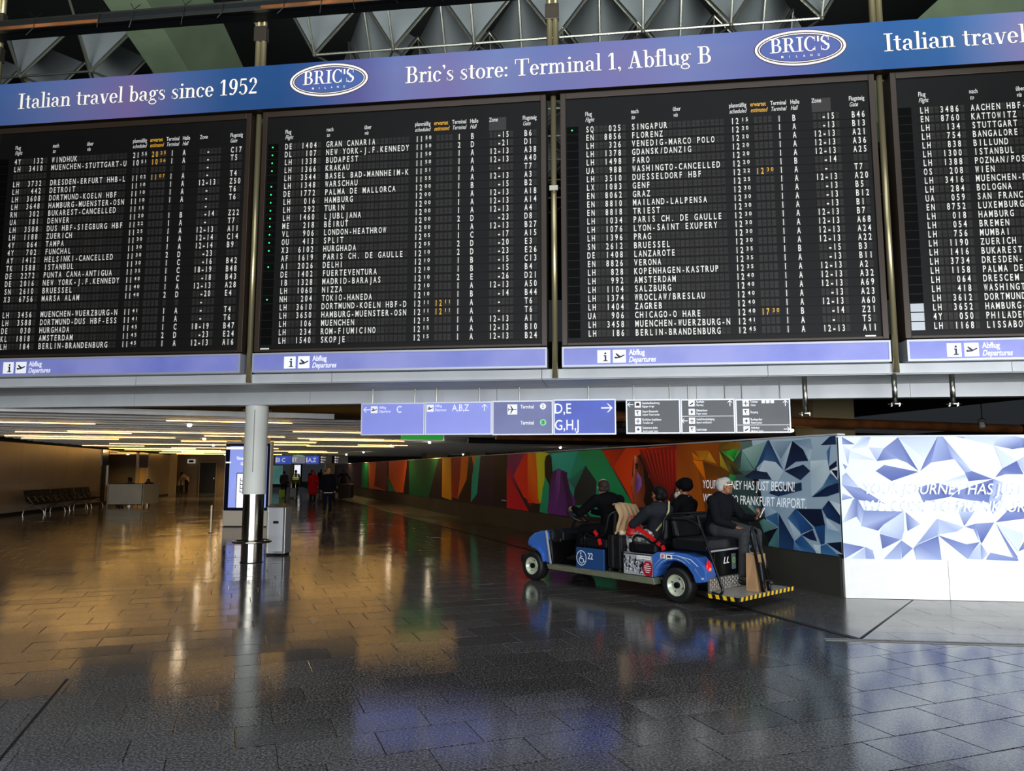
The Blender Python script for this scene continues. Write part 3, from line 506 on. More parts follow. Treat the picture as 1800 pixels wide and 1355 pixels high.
for k, (px, py, lb) in enumerate(spots):
    p = at(px, py, 2.74)
    r = root('ceiling_spotlight', 'small warm ceiling spotlight, ' + lb, 'spotlight', (p.x, p.y, 2.78), 0, 'ceiling spotlights')
    if sbase is None:
        m1 = MB(); m1.lathe([(0, .0), (.07, 0), (.075, .14), (0, .14)], 14, Matrix.Rotation(rad(90), 4, 'X')); h = m1.obj('housing', BLKM, r)
        m2 = MB(); m2.add(*_ell((0, 0, -.03), (.055, .055, .045), n=8)); bb = m2.obj('bulb', BULB, r, smooth=True); sbase = (h.data, bb.data)
        m3 = MB(); m3.tube([(0, 0, .13), (0, 0, .95)], .008, 6); st = m3.obj('stem', BLKM, r); sbase += (st.data,)
    else:
        for nm, me in zip(('housing', 'bulb', 'stem'), sbase):
            o = D.objects.new(nm, me); COL.objects.link(o); o.parent = r
    l = D.lights.new('spot_lamp', 'SPOT'); l.energy = 130 if p.y < 40 else 260; l.color = (1, .66, .26); l.spot_size = rad(150); l.spot_blend = .8; l.shadow_soft_size = .04
    lo = D.objects.new('spot_lamp', l); COL.objects.link(lo); lo.location = (p.x, p.y, 2.68)
# ------------------------------------------------------------------ left wall, recess, back of the corridor
WALLB = mat('satin_brown_wall_panel', 'a8967c', .28, .2, noise=.1, nscale=.8)
BEIGE = mat('beige_wall', 'a08c68', .6)
W0 = Vector((-18.34, 26.93, 0)); WA = math.atan2(49.3 - 26.93, -22.8 + 18.34)
wl = struct_root('wall_left', W0, WA)
x = -14.0
while x < 23.5:
    L = 2.2; 
    m_ = MB(); m_.box(x, min(x + L, 23.6) - .008, 0, .1, .1, 2.70); m_.obj('wall_panel', WALLB, wl); x += L
m_ = MB(); m_.box(-14, 23.6, .03, .3, 0, 3.7); m_.obj('wall_core', DARK, wl)
m_ = MB(); m_.box(-14, 23.6, -.05, .0, 2.68, 2.78); m_.obj('top_rail', DARK, wl)
m_ = MB(); m_.box(-14, 23.6, -.02, .0, 0, .1); o = m_.obj('baseboard_left', DARK, None); o.location = W0; o.rotation_euler = (0, 0, WA); o['kind'] = 'structure'
GLOSS = mat('dark_glass', '14161c', .04, 0, spec=.9)
for x0, x1, z0, z1, mm in ((10.2, 11.1, 1.9, 2.7, mat('blue_sign_reflection', '1c2448', .1)), (16.4, 18.2, 1.8, 2.7, MATS['blue_sign_reflection']), (10.3, 10.8, .1, 1.9, DARK), (11.2, 15.8, .9, 2.65, GLOSS), (16.6, 17.8, .1, 1.8, mat('amber_lit_door', 'a8884c', .4)), (18.3, 23.3, .2, 2.6, WALLB)):  # blue panels hold a blue sign's reflection as colour
    m_ = MB(); m_.box(x0, x1, -.04, .005, z0, z1); m_.obj('inset_panel', mm, wl)
# back walls
bk = struct_root('wall_back'); 
def wallseg(p, q, z0, z1, mm, name, parent, th=.2):
    p = Vector(p + (0,)); q = Vector(q + (0,)); d = (q - p).normalized(); n = Vector((-d.y, d.x, 0)) * th
    m_ = MB(); m_.prism([tuple(a[:2]) for a in (p, q, q + n, p + n)], z0, z1, axis='z'); return m_.obj(name, mm, parent)
wallseg((-23.4, 49.2), (-22.6, 50.3), 0, 2.9, BEIGE, 'pier_panel', bk)
wallseg((-22.6, 50.3), (-24.4, 54.4), 0, 2.9, mat('bright_reveal', 'd8b878', .5), 'reveal_panel', bk)
wallseg((-24.6, 54.4), (-18.2, 54.4), 0, 2.9, mat('taupe_wall', '7c6c58', .6), 'recess_panel', bk)
wallseg((-19.0, 52.0), (-17.5, 52.0), 0, 2.9, mat('dark_recess', '1c1814', .6), 'recess_panel', bk)
wallseg((-18.0, 74), (14, 74), 0, 3.6, mat('far_dark_wall', '1c1816', .5), 'far_panel', bk)
wallseg((-60, 30), (-19, 30), 0, 3.6, DARK, 'far_panel', bk)
wallseg((22, 20), (22, 74), 0, 3.6, DARK, 'far_panel', bk)
dr = MB(); dr.box(-.58, .58, -.03, .03, 0, 2.2); door = dr.obj('door_1', mat('dark_blue_door', '1c2430', .4), None); door.location = (-22.1, 54.3, 0); door['kind'] = 'structure'
m_ = MB(); m_.box(-.64, -.58, -.05, .04, 0, 2.26); m_.box(.58, .64, -.05, .04, 0, 2.26); m_.box(-.64, .64, -.05, .04, 2.2, 2.26); m_.obj('door_frame', mat('grey_frame', '8c8474', .5), door)
m_ = MB(); m_.tube([(.47, -.06, 1.02), (.47, -.06, 1.12)], .02); m_.obj('handle', STEELP, door)
m_ = MB(); m_.box(-.28, .28, -.03, .03, -.15, .15); sg = m_.obj('wall_sign', mat('dim_white_sign', 'd8d4c8', .5, emit=.35)); sg.location = (-23.3, 54.2, 2.3); tag(sg, 'small white wall sign left of the dark door', 'sign')
m_ = MB(); m_.box(-.17, .17, -.036, -.031, -.08, .08); m_.obj('dark_field', DARK, sg)

# ------------------------------------------------------------------ departure boards
B1 = """4Y|132|WINDHUK|2155|2025|1|A|-|C17
LH|3410|MUENCHEN-STUTTGART-U|1051|1056|1|A|-|T5
|||||||-|
LH|3732|DRESDEN-ERFURT HHB-L|1102|1107|1|A|-|T4
LH|442|DETROIT|1110||1|A|12-13|Z50
LH|3608|DORTMUND-KOELN HBF|1110||1|A|-|T6
LH|3648|HAMBURG-MUENSTER-OSN|1110||1|A|-|T6
RN|302|BUKAREST-CANCELLED|1115||||-|
UA|181|DENVER|1120||1|B|-14|Z22
LH|3508|DUS HBF-SIEGBURG HBF|1122||1|A|-|T7
LH|1188|ZUERICH|1125||1|A|12-13|A11
4Y|064|TAMPA|1130||1|A|12-14|C14
4Y|702|FUNCHAL|1130||1|A|12-14|B9
AY|1412|HELSINKI-CANCELLED|1130||2|D|-23|
TK|1588|ISTANBUL|1130||1|C|-16|B42
DE|2272|PUNTA CANA-ANTIGUA|1135||1|C|18-19|B48
DE|2016|NEW YORK-J.F.KENNEDY|1140||1|C|-18|B43
SN|2610|BRUESSEL|1140||1|A|12-13|A28
X3|6756|MARSA ALAM|1140||2|D|-20|E4
|||||||-|
LH|3456|MUENCHEN-WUERZBURG-N|1141||1|A|-|T4
LH|3588|DORTMUND-DUS HBF-ESS|1141||1|A|-|T6
DE|030|HURGHADA|1145||1|C|18-19|B47
KL|1818|AMSTERDAM|1145||2|D|-23|E24
LH|184|BERLIN-BRANDENBURG|1145||1|A|12-13|A16"""
B2 = """DE*|1404|GRAN CANARIA|1150||1|B|-15|B6
DL*|107|NEW YORK-J.F.KENNEDY|1150||2|D|-21|D1
LH*|1338|BUDAPEST|1150||1|A|12-13|A38
LH*|1366|KRAKAU|1150||1|A|12-13|A40
LH|3544|BASEL BAD-MANNHEIM-K|1151||1|A|-|T7
LH*|1348|WARSCHAU|1155||1|A|12-13|A3
DE*|1772|PALMA DE MALLORCA|1200||1|B|-15|B2
LH*|016|HAMBURG|1200||1|A|12-13|A18
LH*|292|TURIN|1200||1|A|12-13|A14
LH*|1460|LJUBLJANA|1200||1|A|12-13|A4
ME*|218|BEIRUT|1200||2|D|-23|D8
VL*|906|LONDON-HEATHROW|1200||1|A|12-13|B27
OU*|413|SPLIT|1205||1|C|-17|A15
X3*|6102|HURGHADA|1205||2|D|-20|E3
AF|1619|PARIS CH. DE GAULLE|1210||2|D|-23|E26
AI*|2026|DELHI|1210||1|B|-15|C13
DE|1402|FUERTEVENTURA|1210||1|B|-15|B4
IB|1328|MADRID-BARAJAS|1210||2|E|-26|D21
LH|1060|NIZZA|1210||1|A|12-13|A50
NH*|204|TOKIO-HANEDA|1210||1|B|-14|B44
LH|3610|DORTMUND-KOELN HBF-D|1211|1211|1|A|-|T6
LH|3650|HAMBURG-MUENSTER-OSN|1211|1211|1|A|-|T6
LH|106|MUENCHEN|1215||1|A|12-13|A1
LH|234|ROM-FIUMICINO|1215||1|A|12-13|B10
LH|1540|SKOPJE|1215||1|A|12-13|B24"""
B3 = """SQ*|025|SINGAPUR|1215||1|B|-15|B46
EN|8856|FLORENZ|1220||1|A|-13|B13
LH|326|VENEDIG-MARCO POLO|1220||1|A|12-13|A21
LH|1378|GDANSK/DANZIG|1220||1|A|12-13|A36
LH|1498|FARO|1220||1|A|12-13|A25
UA|988|WASHINGTO-CANCELLED|1220||1|B|-14|
LH|3510|DUESSELDORF HBF|1222|1230|1|A|-|T7
LX|1083|GENF|1225||1|A|12-13|A20
EN|8062|GRAZ|1230||1|A|-13|B5
EN|8810|MAILAND-LALPENSA|1230||1|A|-13|B12
EN|8818|TRIEST|1230||1|A|-13|B1
LH|1034|PARIS CH. DE GAULLE|1230||1|A|12-13|B7
LH|1076|LYON-SAINT EXUPERY|1230||1|A|12-13|A68
LH|1396|PRAG|1230||1|A|12-13|A24
SN|2612|BRUESSEL|1230||1|A|12-13|A22
DE|1408|LANZAROTE|1235||1|B|-15|B3
EN|8826|VERONA|1235||1|A|-13|B11
LH|828|KOPENHAGEN-KASTRUP|1235||1|A|12-13|A2
LH|992|AMSTERDAM|1240||1|A|12-13|A32
LH|1104|SALZBURG|1240||1|A|12-13|A69
LH|1374|WROCLAW/BRESLAU|1240||1|A|-13|A23
LH|1404|ZAGREB|1240||1|A|12-13|A60
UA|906|CHICAGO-O HARE|1240|1730|1|B|-14|Z21
LH|3458|MUENCHEN-WUERZBURG-N|1241||1|A|-|T5
LH|186|BERLIN-BRANDENBURG|1245||1|A|12-13|A11"""
B4 = "LH|3486|AACHEN HBF-KOELN;EN|8760|KATTOWITZ;LH|134|STUTTGART;LH|754|BANGALORE;LH|838|BILLUND;LH|1300|ISTANBUL;LH|1388|POZNAN/POSEN;OS|208|WIEN;LH|3416|MUENCHEN-NUERNBERG;LH|284|BOLOGNA;UA|059|SAN FRANCISCO;EN|8752|LUXEMBURG;LH|018|HAMBURG;LH|054|BREMEN;LH|756|MUMBAI;LH|1190|ZUERICH;LH|1416|BUKAREST;LH|3734|DRESDEN-ERFURT;LH|1158|PALMA DE MALLORCA;LH|064|DRESCEM;LH|418|WASHINGTON;LH|3612|DORTMUND-KOELN HBF;LH|3652|HAMBURG-MUENSTER;4Y|050|PHILADELPHIA;LH|1168|LISSABON"
rows4 = [r + '||||||' for r in B4.split(';')]
BOARDS = [(-4.985, B1.split('\n'), 'leftmost departure board, cut by the picture edge, first row WINDHUK'), (.005, B2.split('\n'), 'black split-flap departure board with green dots, first row GRAN CANARIA'),
          (5.02, B3.split('\n'), 'black split-flap departure board whose first row reads SINGAPUR'), (10.03, rows4, 'rightmost departure board, mostly outside the picture, first row AACHEN HBF')]
PITCH = .1372; ZR = 7.035; CP = .0715
def cells():                                      # (x centre, half width) of every flap cell of a row
    L = [(.4305 + CP * k, .031) for k in range(9)] + [(1.149 + CP * k, .031) for k in range(20)]
    L += [(2.672 + .0705 * k, .0295) for k in range(2)] + [(2.826 + .062 * k, .026) for k in range(2)] + [(3.02 + .0705 * k, .0295) for k in range(4)]
    L += [(3.371, .031), (3.589, .031)] + [(3.895 + .0665 * k, .0285) for k in range(6)] + [(4.46 + CP * k, .031) for k in range(3)]
    return L
CELLS = cells()
rowm = MB()
for cx, hw in CELLS:
    for z0, z1 in ((-.052, -.002), (.002, .052)):
        rowm.box(cx - hw + .002, cx + hw - .002, -.052, -.046, z0, z1)
rowm.box(.098, .286, -.049, -.046, -.062, .062, 1)
rowm.box(.36, 4.66, -.0495, -.046, -.0682, -.0662, 1)
row0 = None
def icon_plane(mb, x, z, s, y, rot=0, mi=0):      # departing aircraft silhouette
    P = [(-.42, -.08), (-.30, -.02), (-.1, -.08), (-.32, .2), (-.22, .24), (.1, .0), (.34, .12), (.44, .1), (.4, .03), (.02, -.16), (-.34, -.2)]
    c, s_ = math.cos(rot), math.sin(rot)
    mb.add([(x + s * (a * c - b * s_), y, z + s * (a * s_ + b * c)) for a, b in P], [tuple(range(len(P)))], mi)
def icon_i(mb, x, z, s, y, mi=0):
    mb.add([(x + p[0] * s, y, z + p[1] * s) for p in _dot(0, .3, .1)[0]], [tuple(range(14))], mi)
    for a in ((-.16, .04, .09, .14), (-.07, -.36, .09, .1), (-.2, -.42, .22, -.33)): mb.box(x + a[0] * s, x + a[2] * s, y - .001, y, z + a[1] * s, z + a[3] * s, mi)
STRIP = mat('periwinkle_lightbox', '6c76c6', .35, emit=.18, noise=.22, nscale=.7, col2='9094d4')
STRIPF = mat('pale_box_frame', 'b8bcc8', .35, .3)
for bi, (s0, rows, lbl) in enumerate(BOARDS):
    o = B0 + BD * s0
    bd = root('departure_board', lbl, 'display board', (o.x, o.y, 3.22), AB, 'split-flap departure boards')
    zb = 3.22; W = 4.785
    m_ = MB(); m_.box(0, W, -.02, .35, .34, 7.66 - zb); m_.obj('housing', FRAMEB, bd)
    m_ = MB()
    for a in ((0, .085, .34, 4.44), (W - .085, W, .34, 4.44), (.085, W - .085, 4.34, 4.44), (.085, W - .085, .34, .38)): m_.box(a[0], a[1], -.075, -.02, a[2], a[3])
    m_.obj('frame', FRAMEB, bd, bevel=.006)
    m_ = MB(); m_.box(.085, W - .085, -.046, -.02, .38, 4.34); m_.obj('face_panel', BOARD, bd)
    hd = MB()
    for x, t1, t2, am in ((.40, 'Flug', 'Flight', 0), (1.12, 'nach', 'to', 0), (1.77, 'über', 'via', 0), (2.63, 'planmäßig', 'scheduled', 0), (2.95, 'erwartet', 'estimated', 1), (3.25, 'Terminal', 'Terminal', 0), (3.55, 'Halle', 'Hall', 0), (3.86, 'Zone', '', 0), (4.41, 'Flugsteig', 'Gate', 0)):
        put_text(hd, t1, x, 7.262 - zb, .068, xs=.66, y=-.050, mi=am, bold=.012)
        if t2: put_text(hd, t2, x, 7.166 - zb, .068, xs=.64, y=-.050, mi=am, bold=.008, shear=.22)
    hd.obj('column_heading', [HDRW, AMBER], bd, kind='stuff')
    if bi in (1, 2):
        m_ = MB(); m_.box(3.86, 4.14, -.049, -.046, 7.11 - zb, 7.33 - zb); m_.obj('heading_patch', mat('brown_patch', '241e1a', .4), bd)
    m_ = MB(); x = .10 if bi < 2 else 4.46
    m_.box(x, x + .15, -.05, -.046, .355, .405) if bi != 0 else m_.box(4.5, 4.52, -.05, -.046, .36, .38)
    put_text(m_, 'solari', x + .02, .372, .022, xs=1, y=-.0515, mi=1) if False else None
    m_.obj('maker_plate', HDRW, bd)
    for i, r in enumerate(rows):
        z = ZR - PITCH * i - zb
        ro = D.objects.new('flap_row', row0.data) if row0 else rowm.obj('flap_row', [CELL, CELLW], bd)
        if row0: COL.objects.link(ro); ro.parent = bd
        else: row0 = ro
        ro.location = (0, 0, z); f = r.split('|')
        lt = MB(); dot = f[0].endswith('*'); al = f[0].replace('*', '')
        cap = .096; y = -.0545; zz = -cap / 2
        for k, ch in enumerate(al): put_char(lt, ch, .4305 + CP * k, zz, cap, .05, y)
        for k, ch in enumerate(f[1].rjust(4)): 
            if ch != ' ': put_char(lt, ch, .4305 + CP * (k + 4), zz, cap, .05, y)
        for k, ch in enumerate(f[2]):
            if ch != ' ': put_char(lt, ch, 1.149 + CP * k, zz, cap, .052, y)
        for q, mi in ((3, 0), (4, 1)):
            t = f[q]; xb = 2.672 if q == 3 else 3.02
            if t:
                for k in (0, 1): put_char(lt, t[k], xb + .0705 * k, zz, cap, .05, y, mi)
                for k in (2, 3): put_char(lt, t[k], xb + .154 + .062 * (k - 2), zz + .038, .058, .044, y, mi)
        if f[5]: put_char(lt, f[5], 3.371, zz, cap, .05, y)
        if f[6]: put_char(lt, f[6], 3.589, zz, cap, .05, y)
        zt = f[7].rjust(5) if len(f[7]) > 1 else ('  -' if f[7] else '')
        for k, ch in enumerate(zt):
            if ch != ' ': put_char(lt, ch, 3.895 + .0665 * k, zz if ch != '-' else zz, cap, .048 if ch != '-' else .06, y, 0, .012 if ch != '-' else .03)
        for k, ch in enumerate(f[8] if len(f) > 8 else ''): put_char(lt, ch, 4.46 + CP * k, zz, cap, .05, y)
        if lt.v: lt.obj('lettering', [WHITE, AMBER], ro, kind='stuff')
        if dot:
            m_ = MB(); m_.add([(.185 + .013 * math.cos(a * math.pi / 6), -.051, .013 * math.sin(a * math.pi / 6)) for a in range(12)], [tuple(range(12))]); m_.obj('status_light', GREENL, ro)
        elif bi == 3 and i > 18:
            m_ = MB(); m_.box(.1, .285, -.0505, -.049, -.06, .06); m_.obj('blank_panel', mat('pale_blank_panel', 'c8ccd0' if i > 21 else '3c4046', .25), ro) if i > 21 else None
    # light box with the word for departures
    st = MB(); st.box(.03, W - .03, -.10, .2, .03, .285); st.obj('lightbox', STRIP, bd)
    m_ = MB()
    for a in ((0, W, 0, .03), (0, W, .285, .315), (0, .03, .03, .285), (W - .03, W, .03, .285)): m_.box(a[0], a[1], -.11, .2, a[2], a[3])
    m_.obj('lightbox_frame', STRIPF, bd)
    ic = MB(); ic.box(.54, .735, -.104, -.102, .055, .25); ic.box(.775, .97, -.104, -.102, .055, .25)
    put_text(ic, 'Abflug', 1.015, .172, .08, xs=.78, y=-.104, bold=.022); put_text(ic, 'Departures', 1.015, .062, .08, xs=.74, y=-.104, shear=.22, bold=.018)
    ico = ic.obj('pictogram_panel', mat('sign_white', 'f4f6fa', .4, emit=.35), bd)
    ic = MB(); icon_i(ic, .66, .15, .17, -.106); icon_plane(ic, .872, .155, .19, -.106); ic.obj('pictogram', mat('dark_blue_print', '1c2440', .5), bd)

# ------------------------------------------------------------------ advertising band above the boards
keys = [(-7.5, '4468a8'), (-5, '5272b0'), (-4, '6c80bc'), (-3.2, '7e80ba'), (-2.4, '8a78b2'), (-1.5, '5a74b0'), (-.6, '34609c'), (.3, '2e5c98'), (1.0, '4464a2'), (1.7, '6c6cac'), (2.3, '848cc6'), (3.2, '8c84be'), (4.0, '8894ca'), (4.8, '8088c4'), (6, '8c86c0'), (7, '8690c8'), (7.8, '7c86c2'), (8.6, '6c74b6'), (9.3, '4c74b0'), (10, '3a6cac'), (10.8, '3e72b0'), (11.4, '7088c0'), (11.9, '9490c4'), (13, '8c86c0'), (16, '5878b4')]
bo = B0 - BN * .12
bn = root('advertising_band', "long blue and lilac lightbox band reading Bric's store above the boards", 'advertising sign', (bo.x, bo.y, 7.68), AB)
m_ = MB(); m_.c = []
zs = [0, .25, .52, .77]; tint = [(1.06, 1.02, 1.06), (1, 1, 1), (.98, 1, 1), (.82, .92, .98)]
for i in range(len(keys) - 1):
    for j in range(3):
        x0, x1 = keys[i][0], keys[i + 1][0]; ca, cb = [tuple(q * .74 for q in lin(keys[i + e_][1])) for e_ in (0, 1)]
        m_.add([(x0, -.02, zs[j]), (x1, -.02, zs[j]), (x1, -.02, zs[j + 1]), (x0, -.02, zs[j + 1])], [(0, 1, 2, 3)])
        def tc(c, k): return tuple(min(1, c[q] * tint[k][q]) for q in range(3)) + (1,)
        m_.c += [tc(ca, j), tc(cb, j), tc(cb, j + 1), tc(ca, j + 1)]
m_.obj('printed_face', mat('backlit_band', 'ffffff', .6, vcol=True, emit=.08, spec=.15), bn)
m_ = MB(); m_.box(-7.5, 16, -.018, .3, 0, .77); m_.obj('light_housing', FRAMEB, bn)
tx = MB(); sh = MB()
for s_, x, wd in (('Italian travel bags since 1952', -4.53, 4.46), ('Bric\'s store: Terminal 1, Abflug B', 2.485, 4.92), ('Italian travel bags since 1952', 9.94, 4.46)):
    put_serif(tx, s_, x, .285, .285, wd, y=-.0235); put_serif(sh, s_, x, .285, .285, wd, y=-.0215, grow=.014)
def oval(mb, cx, cz, rx, rz, rx2, rz2, y):
    n = 48; v = []
    for k in range(n): a = 2 * math.pi * k / n; v += [(cx + rx * math.cos(a), y, cz + rz * math.sin(a)), (cx + rx2 * math.cos(a), y, cz + rz2 * math.sin(a))]
    mb.add(v, [(2 * k, 2 * k + 1, (2 * k + 3) % (2 * n), (2 * k + 2) % (2 * n)) for k in range(n)])
ol = MB()
for cx in (1.172, 8.725):
    oval(tx, cx, .435, .675, .285, .64, .255, -.024); oval(tx, cx, .435, .62, .236, .605, .224, -.024)
    oval(sh, cx, .435, .69, .3, .59, .21, -.0215)
    ol.add([(cx + .59 * math.cos(k * math.pi / 24), -.0208, .435 + .21 * math.sin(k * math.pi / 24)) for k in range(48)], [tuple(range(48))])
    put_serif(tx, 'BRIC|S', cx - .45, .375, .235, .90, y=-.0245); put_serif(sh, 'BRIC|S', cx - .45, .375, .235, .90, y=-.0216, grow=.012)
    for k, ch in enumerate('MILANO'): put_char(tx, ch, cx - .27 + .108 * k, .285, .035, .03, -.0245)
sh.obj('letter_shadow', mat('brown_outline', '4a3c48', .6), bn, kind='stuff')
ol.obj('oval_field', mat('oval_violet', '4c5698', .5, emit=.3, noise=.3, nscale=1.2, col2='3c5a98'), bn, kind='stuff')
tx.obj('lettering', mat('cream_letters', 'f8f0e8', .5, emit=.35), bn, kind='stuff')

# ------------------------------------------------------------------ posts of twin tubes, and the lighting trough
for k, s_ in enumerate((-5.12, -.10, 4.905, 9.905)):
    o = B0 + BD * s_ - BN * .02
    pr = root('twin_tube_post', ('pair of champagne steel tubes ' + ['at the left picture edge by the lighting trough', 'between the WINDHUK and GRAN CANARIA boards', 'between the GRAN CANARIA and SINGAPUR boards', 'between the SINGAPUR and AACHEN boards'][k]), 'post', (o.x, o.y, 3.05), AB, 'tube posts of the boards')
    m_ = MB(); m_.tube([(.0, .03, .02), (.0, .03, 4.6)], .046, 16); m_.obj('lower_tube', BRASSY, pr, smooth=True)
    for dx in (-.055, .045):
        m_ = MB(); m_.tube([(dx, .0, 5.42), (dx, .0, 9.5)], .048, 14); m_.obj('tube', BRASSY, pr, smooth=True)
    for z in ((3.0,) if k == 2 else ()) + (5.9, 6.55): m_ = MB(); m_.box(-.07 if z < 5 else -.12, .07 if z < 5 else .10, -.055, .06, z, z + .09 + (.18 if z > 5 else 0)); m_.obj('clamp', mat('bronze_clamp', '5a5248', .35, .7) if z > 5 else SILVER, pr, bevel=.006)
    if k == 1:
        m_ = MB(); m_.tube([(-.03, 0, 6.1), (-.45, -.1, 7.0)], .035, 10); m_.obj('brace', BRASSY, pr)
stub = None
for k, (s_, lb) in enumerate(((8.66, 'left of the three over the mural corner, lower flange'), (9.905, 'middle one below the gap between the two right boards'), (10.75, 'right one of the three over the mural corner'))):
    o = B0 + BD * (s_ + .0) + BN * (.22 if k != 1 else .12)
    pr = root('drop_tube', 'grey drop tube, ' + lb, 'tube', (o.x, o.y, 2.62 if k else 2.5), AB, 'drop tubes under the soffit')
    m_ = MB(); m_.tube([(0, 0, 0), (0, 0, .46 if k else .58)], .036, 14); m_.obj('tube', SILVER, pr, smooth=True)
    m_ = MB(); m_.tube([(0, 0, -.012), (0, 0, .0)], .10, 16); m_.obj('flange', SILVER, pr)
    for q in range(4): a = q * math.pi / 2 + .5; m_ = MB(); m_.tube([(.075 * math.cos(a), .075 * math.sin(a), -.035), (.075 * math.cos(a), .075 * math.sin(a), .012)], .009, 6); m_.obj('bolt', SILVER, pr)
o = B0 - BN * .25
tr = root('lighting_trough', 'long dark lighting trough with copper underside and cable ties above the band', 'light fitting', (o.x, o.y, 9.28), AB)
m_ = MB(); m_.prism([(-.10, .0), (.12, .0), (.16, .10), (.13, .19), (-.13, .19), (-.15, .08)], -8.5, 16, axis='x'); m_.obj('housing', mat('trough_metal', '3c3e40', .35, .7), tr)
m_ = MB(); m_.box(-8.5, 16, -.17, -.10, -.005, .012); m_.box(-8.5, 16, -.155, -.135, .17, .2); m_.obj('lip', SILVER, tr)
for x0, x1 in ((-6.6, -2.9), (.05, 5.0), (9.5, 13)): m_ = MB(); m_.box(x0, x1, -.152, -.105, .005, .085); m_.obj('copper_cover', COPPER, tr)
random.seed(5); x = -6.4
while x < 6:
    m_ = MB(); a = random.uniform(-.1, .1); m_.tube([(x - .04 + a, -.16, -.12 + random.uniform(-.03, .05)), (x, -.17, .0), (x + .03, -.16, .2), (x - .06 + a, -.12, .34)], .006, 5); m_.tube([(x + .03, -.16, .2), (x + .1, -.1, .32)], .006, 5); m_.obj('cable_tie', BLK, tr); x += random.uniform(.55, 1.25)

# ------------------------------------------------------------------ hall roof: space frame, white panels, girders
rf = struct_root('roof_frame', (0, 0, 0), 0)
Z0 = 12.0; Dn = 2.03; E1 = BD * Dn; a60 = AB + rad(60); E2 = Vector((math.cos(a60), math.sin(a60), 0)) * Dn
O_ = Vector((-4.95, 17.55, Z0))
ht = 1.75; cen = (E1 + E2) / 3
def bn_(i, j): return O_ + E1 * i + E2 * j
def tp_(i, j): return O_ + E1 * i + E2 * j + cen + Vector((0, 0, ht))
def gap(p):                                       # where the girders cross the frame
    x = p.x + (p.y - 17) * .1
    return (-9.0 < x < -5.2) or (8.4 < x < 13.5)
nodes = MB(); tubes = MB(); top = MB()
for j in range(0, 7):
    for i in range(-12, 13):
        p = bn_(i, j); 
        if abs(p.x) > 19: continue
        if gap(p): continue
        hidden = False
        nb = MB(); nb.add(*_ell((0, 0, 0), (.06, .06, .06), n=5))
        if j < 2:
            no = nb.obj('node', CHROME, rf); no.location = p
        else: nodes.add([Vector(q) + p for q in nb.v], nb.f)
        for q in (bn_(i + 1, j), bn_(i, j + 1), bn_(i - 1, j + 1)):
            if not gap(q): (tubes if j else tubes).tube([p, q], .032, 6)
        for q in (tp_(i, j), tp_(i - 1, j), tp_(i, j - 1)):
            m2 = MB(); 
            if j < 1: m2.tube([p, q], .034, 6); m2.obj('strut', CHROME, rf)
            else: tubes.tube([p, q], .034, 6)
nodes.obj('node', CHROME, rf, kind='stuff'); tubes.obj('strut', CHROME, rf, kind='stuff')
# inverted white pyramids hanging in the frame, apex at each lower node
for j in range(0, 7):
    for i in range(-12, 13):
        p = bn_(i, j)
        if abs(p.x) > 19 or gap(p): continue
        A = [tp_(i, j), tp_(i - 1, j), tp_(i, j - 1)]; c = (A[0] + A[1] + A[2] + p) / 4
        for a, b in ((0, 1), (1, 2), (2, 0)):
            if j == 0 and (a, b) != (0, 1): continue
            tri = [c + (q - c) * .93 for q in (p, A[a], A[b])]
            nrm = (tri[1] - tri[0]).cross(tri[2] - tri[0]).normalized() * .02
            m_ = MB(); m_.add(tri + [q + nrm for q in tri], [(0, 1, 2), (3, 5, 4), (0, 3, 4, 1), (1, 4, 5, 2), (2, 5, 3, 0)])
            m_.obj('roof_panel', PANELR, rf)
# girders running toward the rear of the hall
gd = rad(96.5)
for x0, x1 in ((-8.9, -7.25), (11.0, 12.6)):
    m_ = MB(); m_.prism([(0, 0), (-.95, 0), (-1.8, 1.3), (0, 1.3)] if x0 < 0 else [(-.75, 0), (-1.6, 0), (-1.6, 1.3), (0, 1.3)], 0, 40, axis='x'); o = m_.obj('girder', CONC, rf); o.location = (x0 if x0 > 0 else x0, 14, 12.0); o.rotation_euler = (0, 0, gd)
m_ = MB(); m_.box(-40, 40, -22, 60, 15.6, 15.9); o = m_.obj('ceiling', mat('roof_deck', '101112', .8)); o['kind'] = 'structure'

# ------------------------------------------------------------------ hanging direction signs
SBLUE = mat('lit_periwinkle', '8c96ec', .35, emit=.3, noise=.08, nscale=1.2)
SBLU2 = mat('lit_slate_blue', '6c74ac', .35, emit=.2, noise=.25, nscale=1.5)
SBLU3 = mat('lit_strong_blue', '2c4cc0', .35, emit=.3, noise=.3, nscale=1.5)
SGREY = mat('dark_grey_sign', '4c5054', .4, emit=.08)
SWHT = mat('sign_white', 'f4f6fa', .4, emit=.35)
INK = mat('pictogram_ink', '202428', .5)
def arrow(mb, x, z, s, ang, y):
    c, n = math.cos(ang), math.sin(ang)
    for P in ([(-.5, -.06), (.4, -.06), (.4, .06), (-.5, .06)], [(.5, 0), (.12, .38), (.0, .38), (.36, 0)], [(.5, 0), (.12, -.38), (.0, -.38), (.36, 0)]):
        mb.add([(x + s * (a * c - b * n), y, z + s * (a * n + b * c)) for a, b in P], [tuple(range(4))])
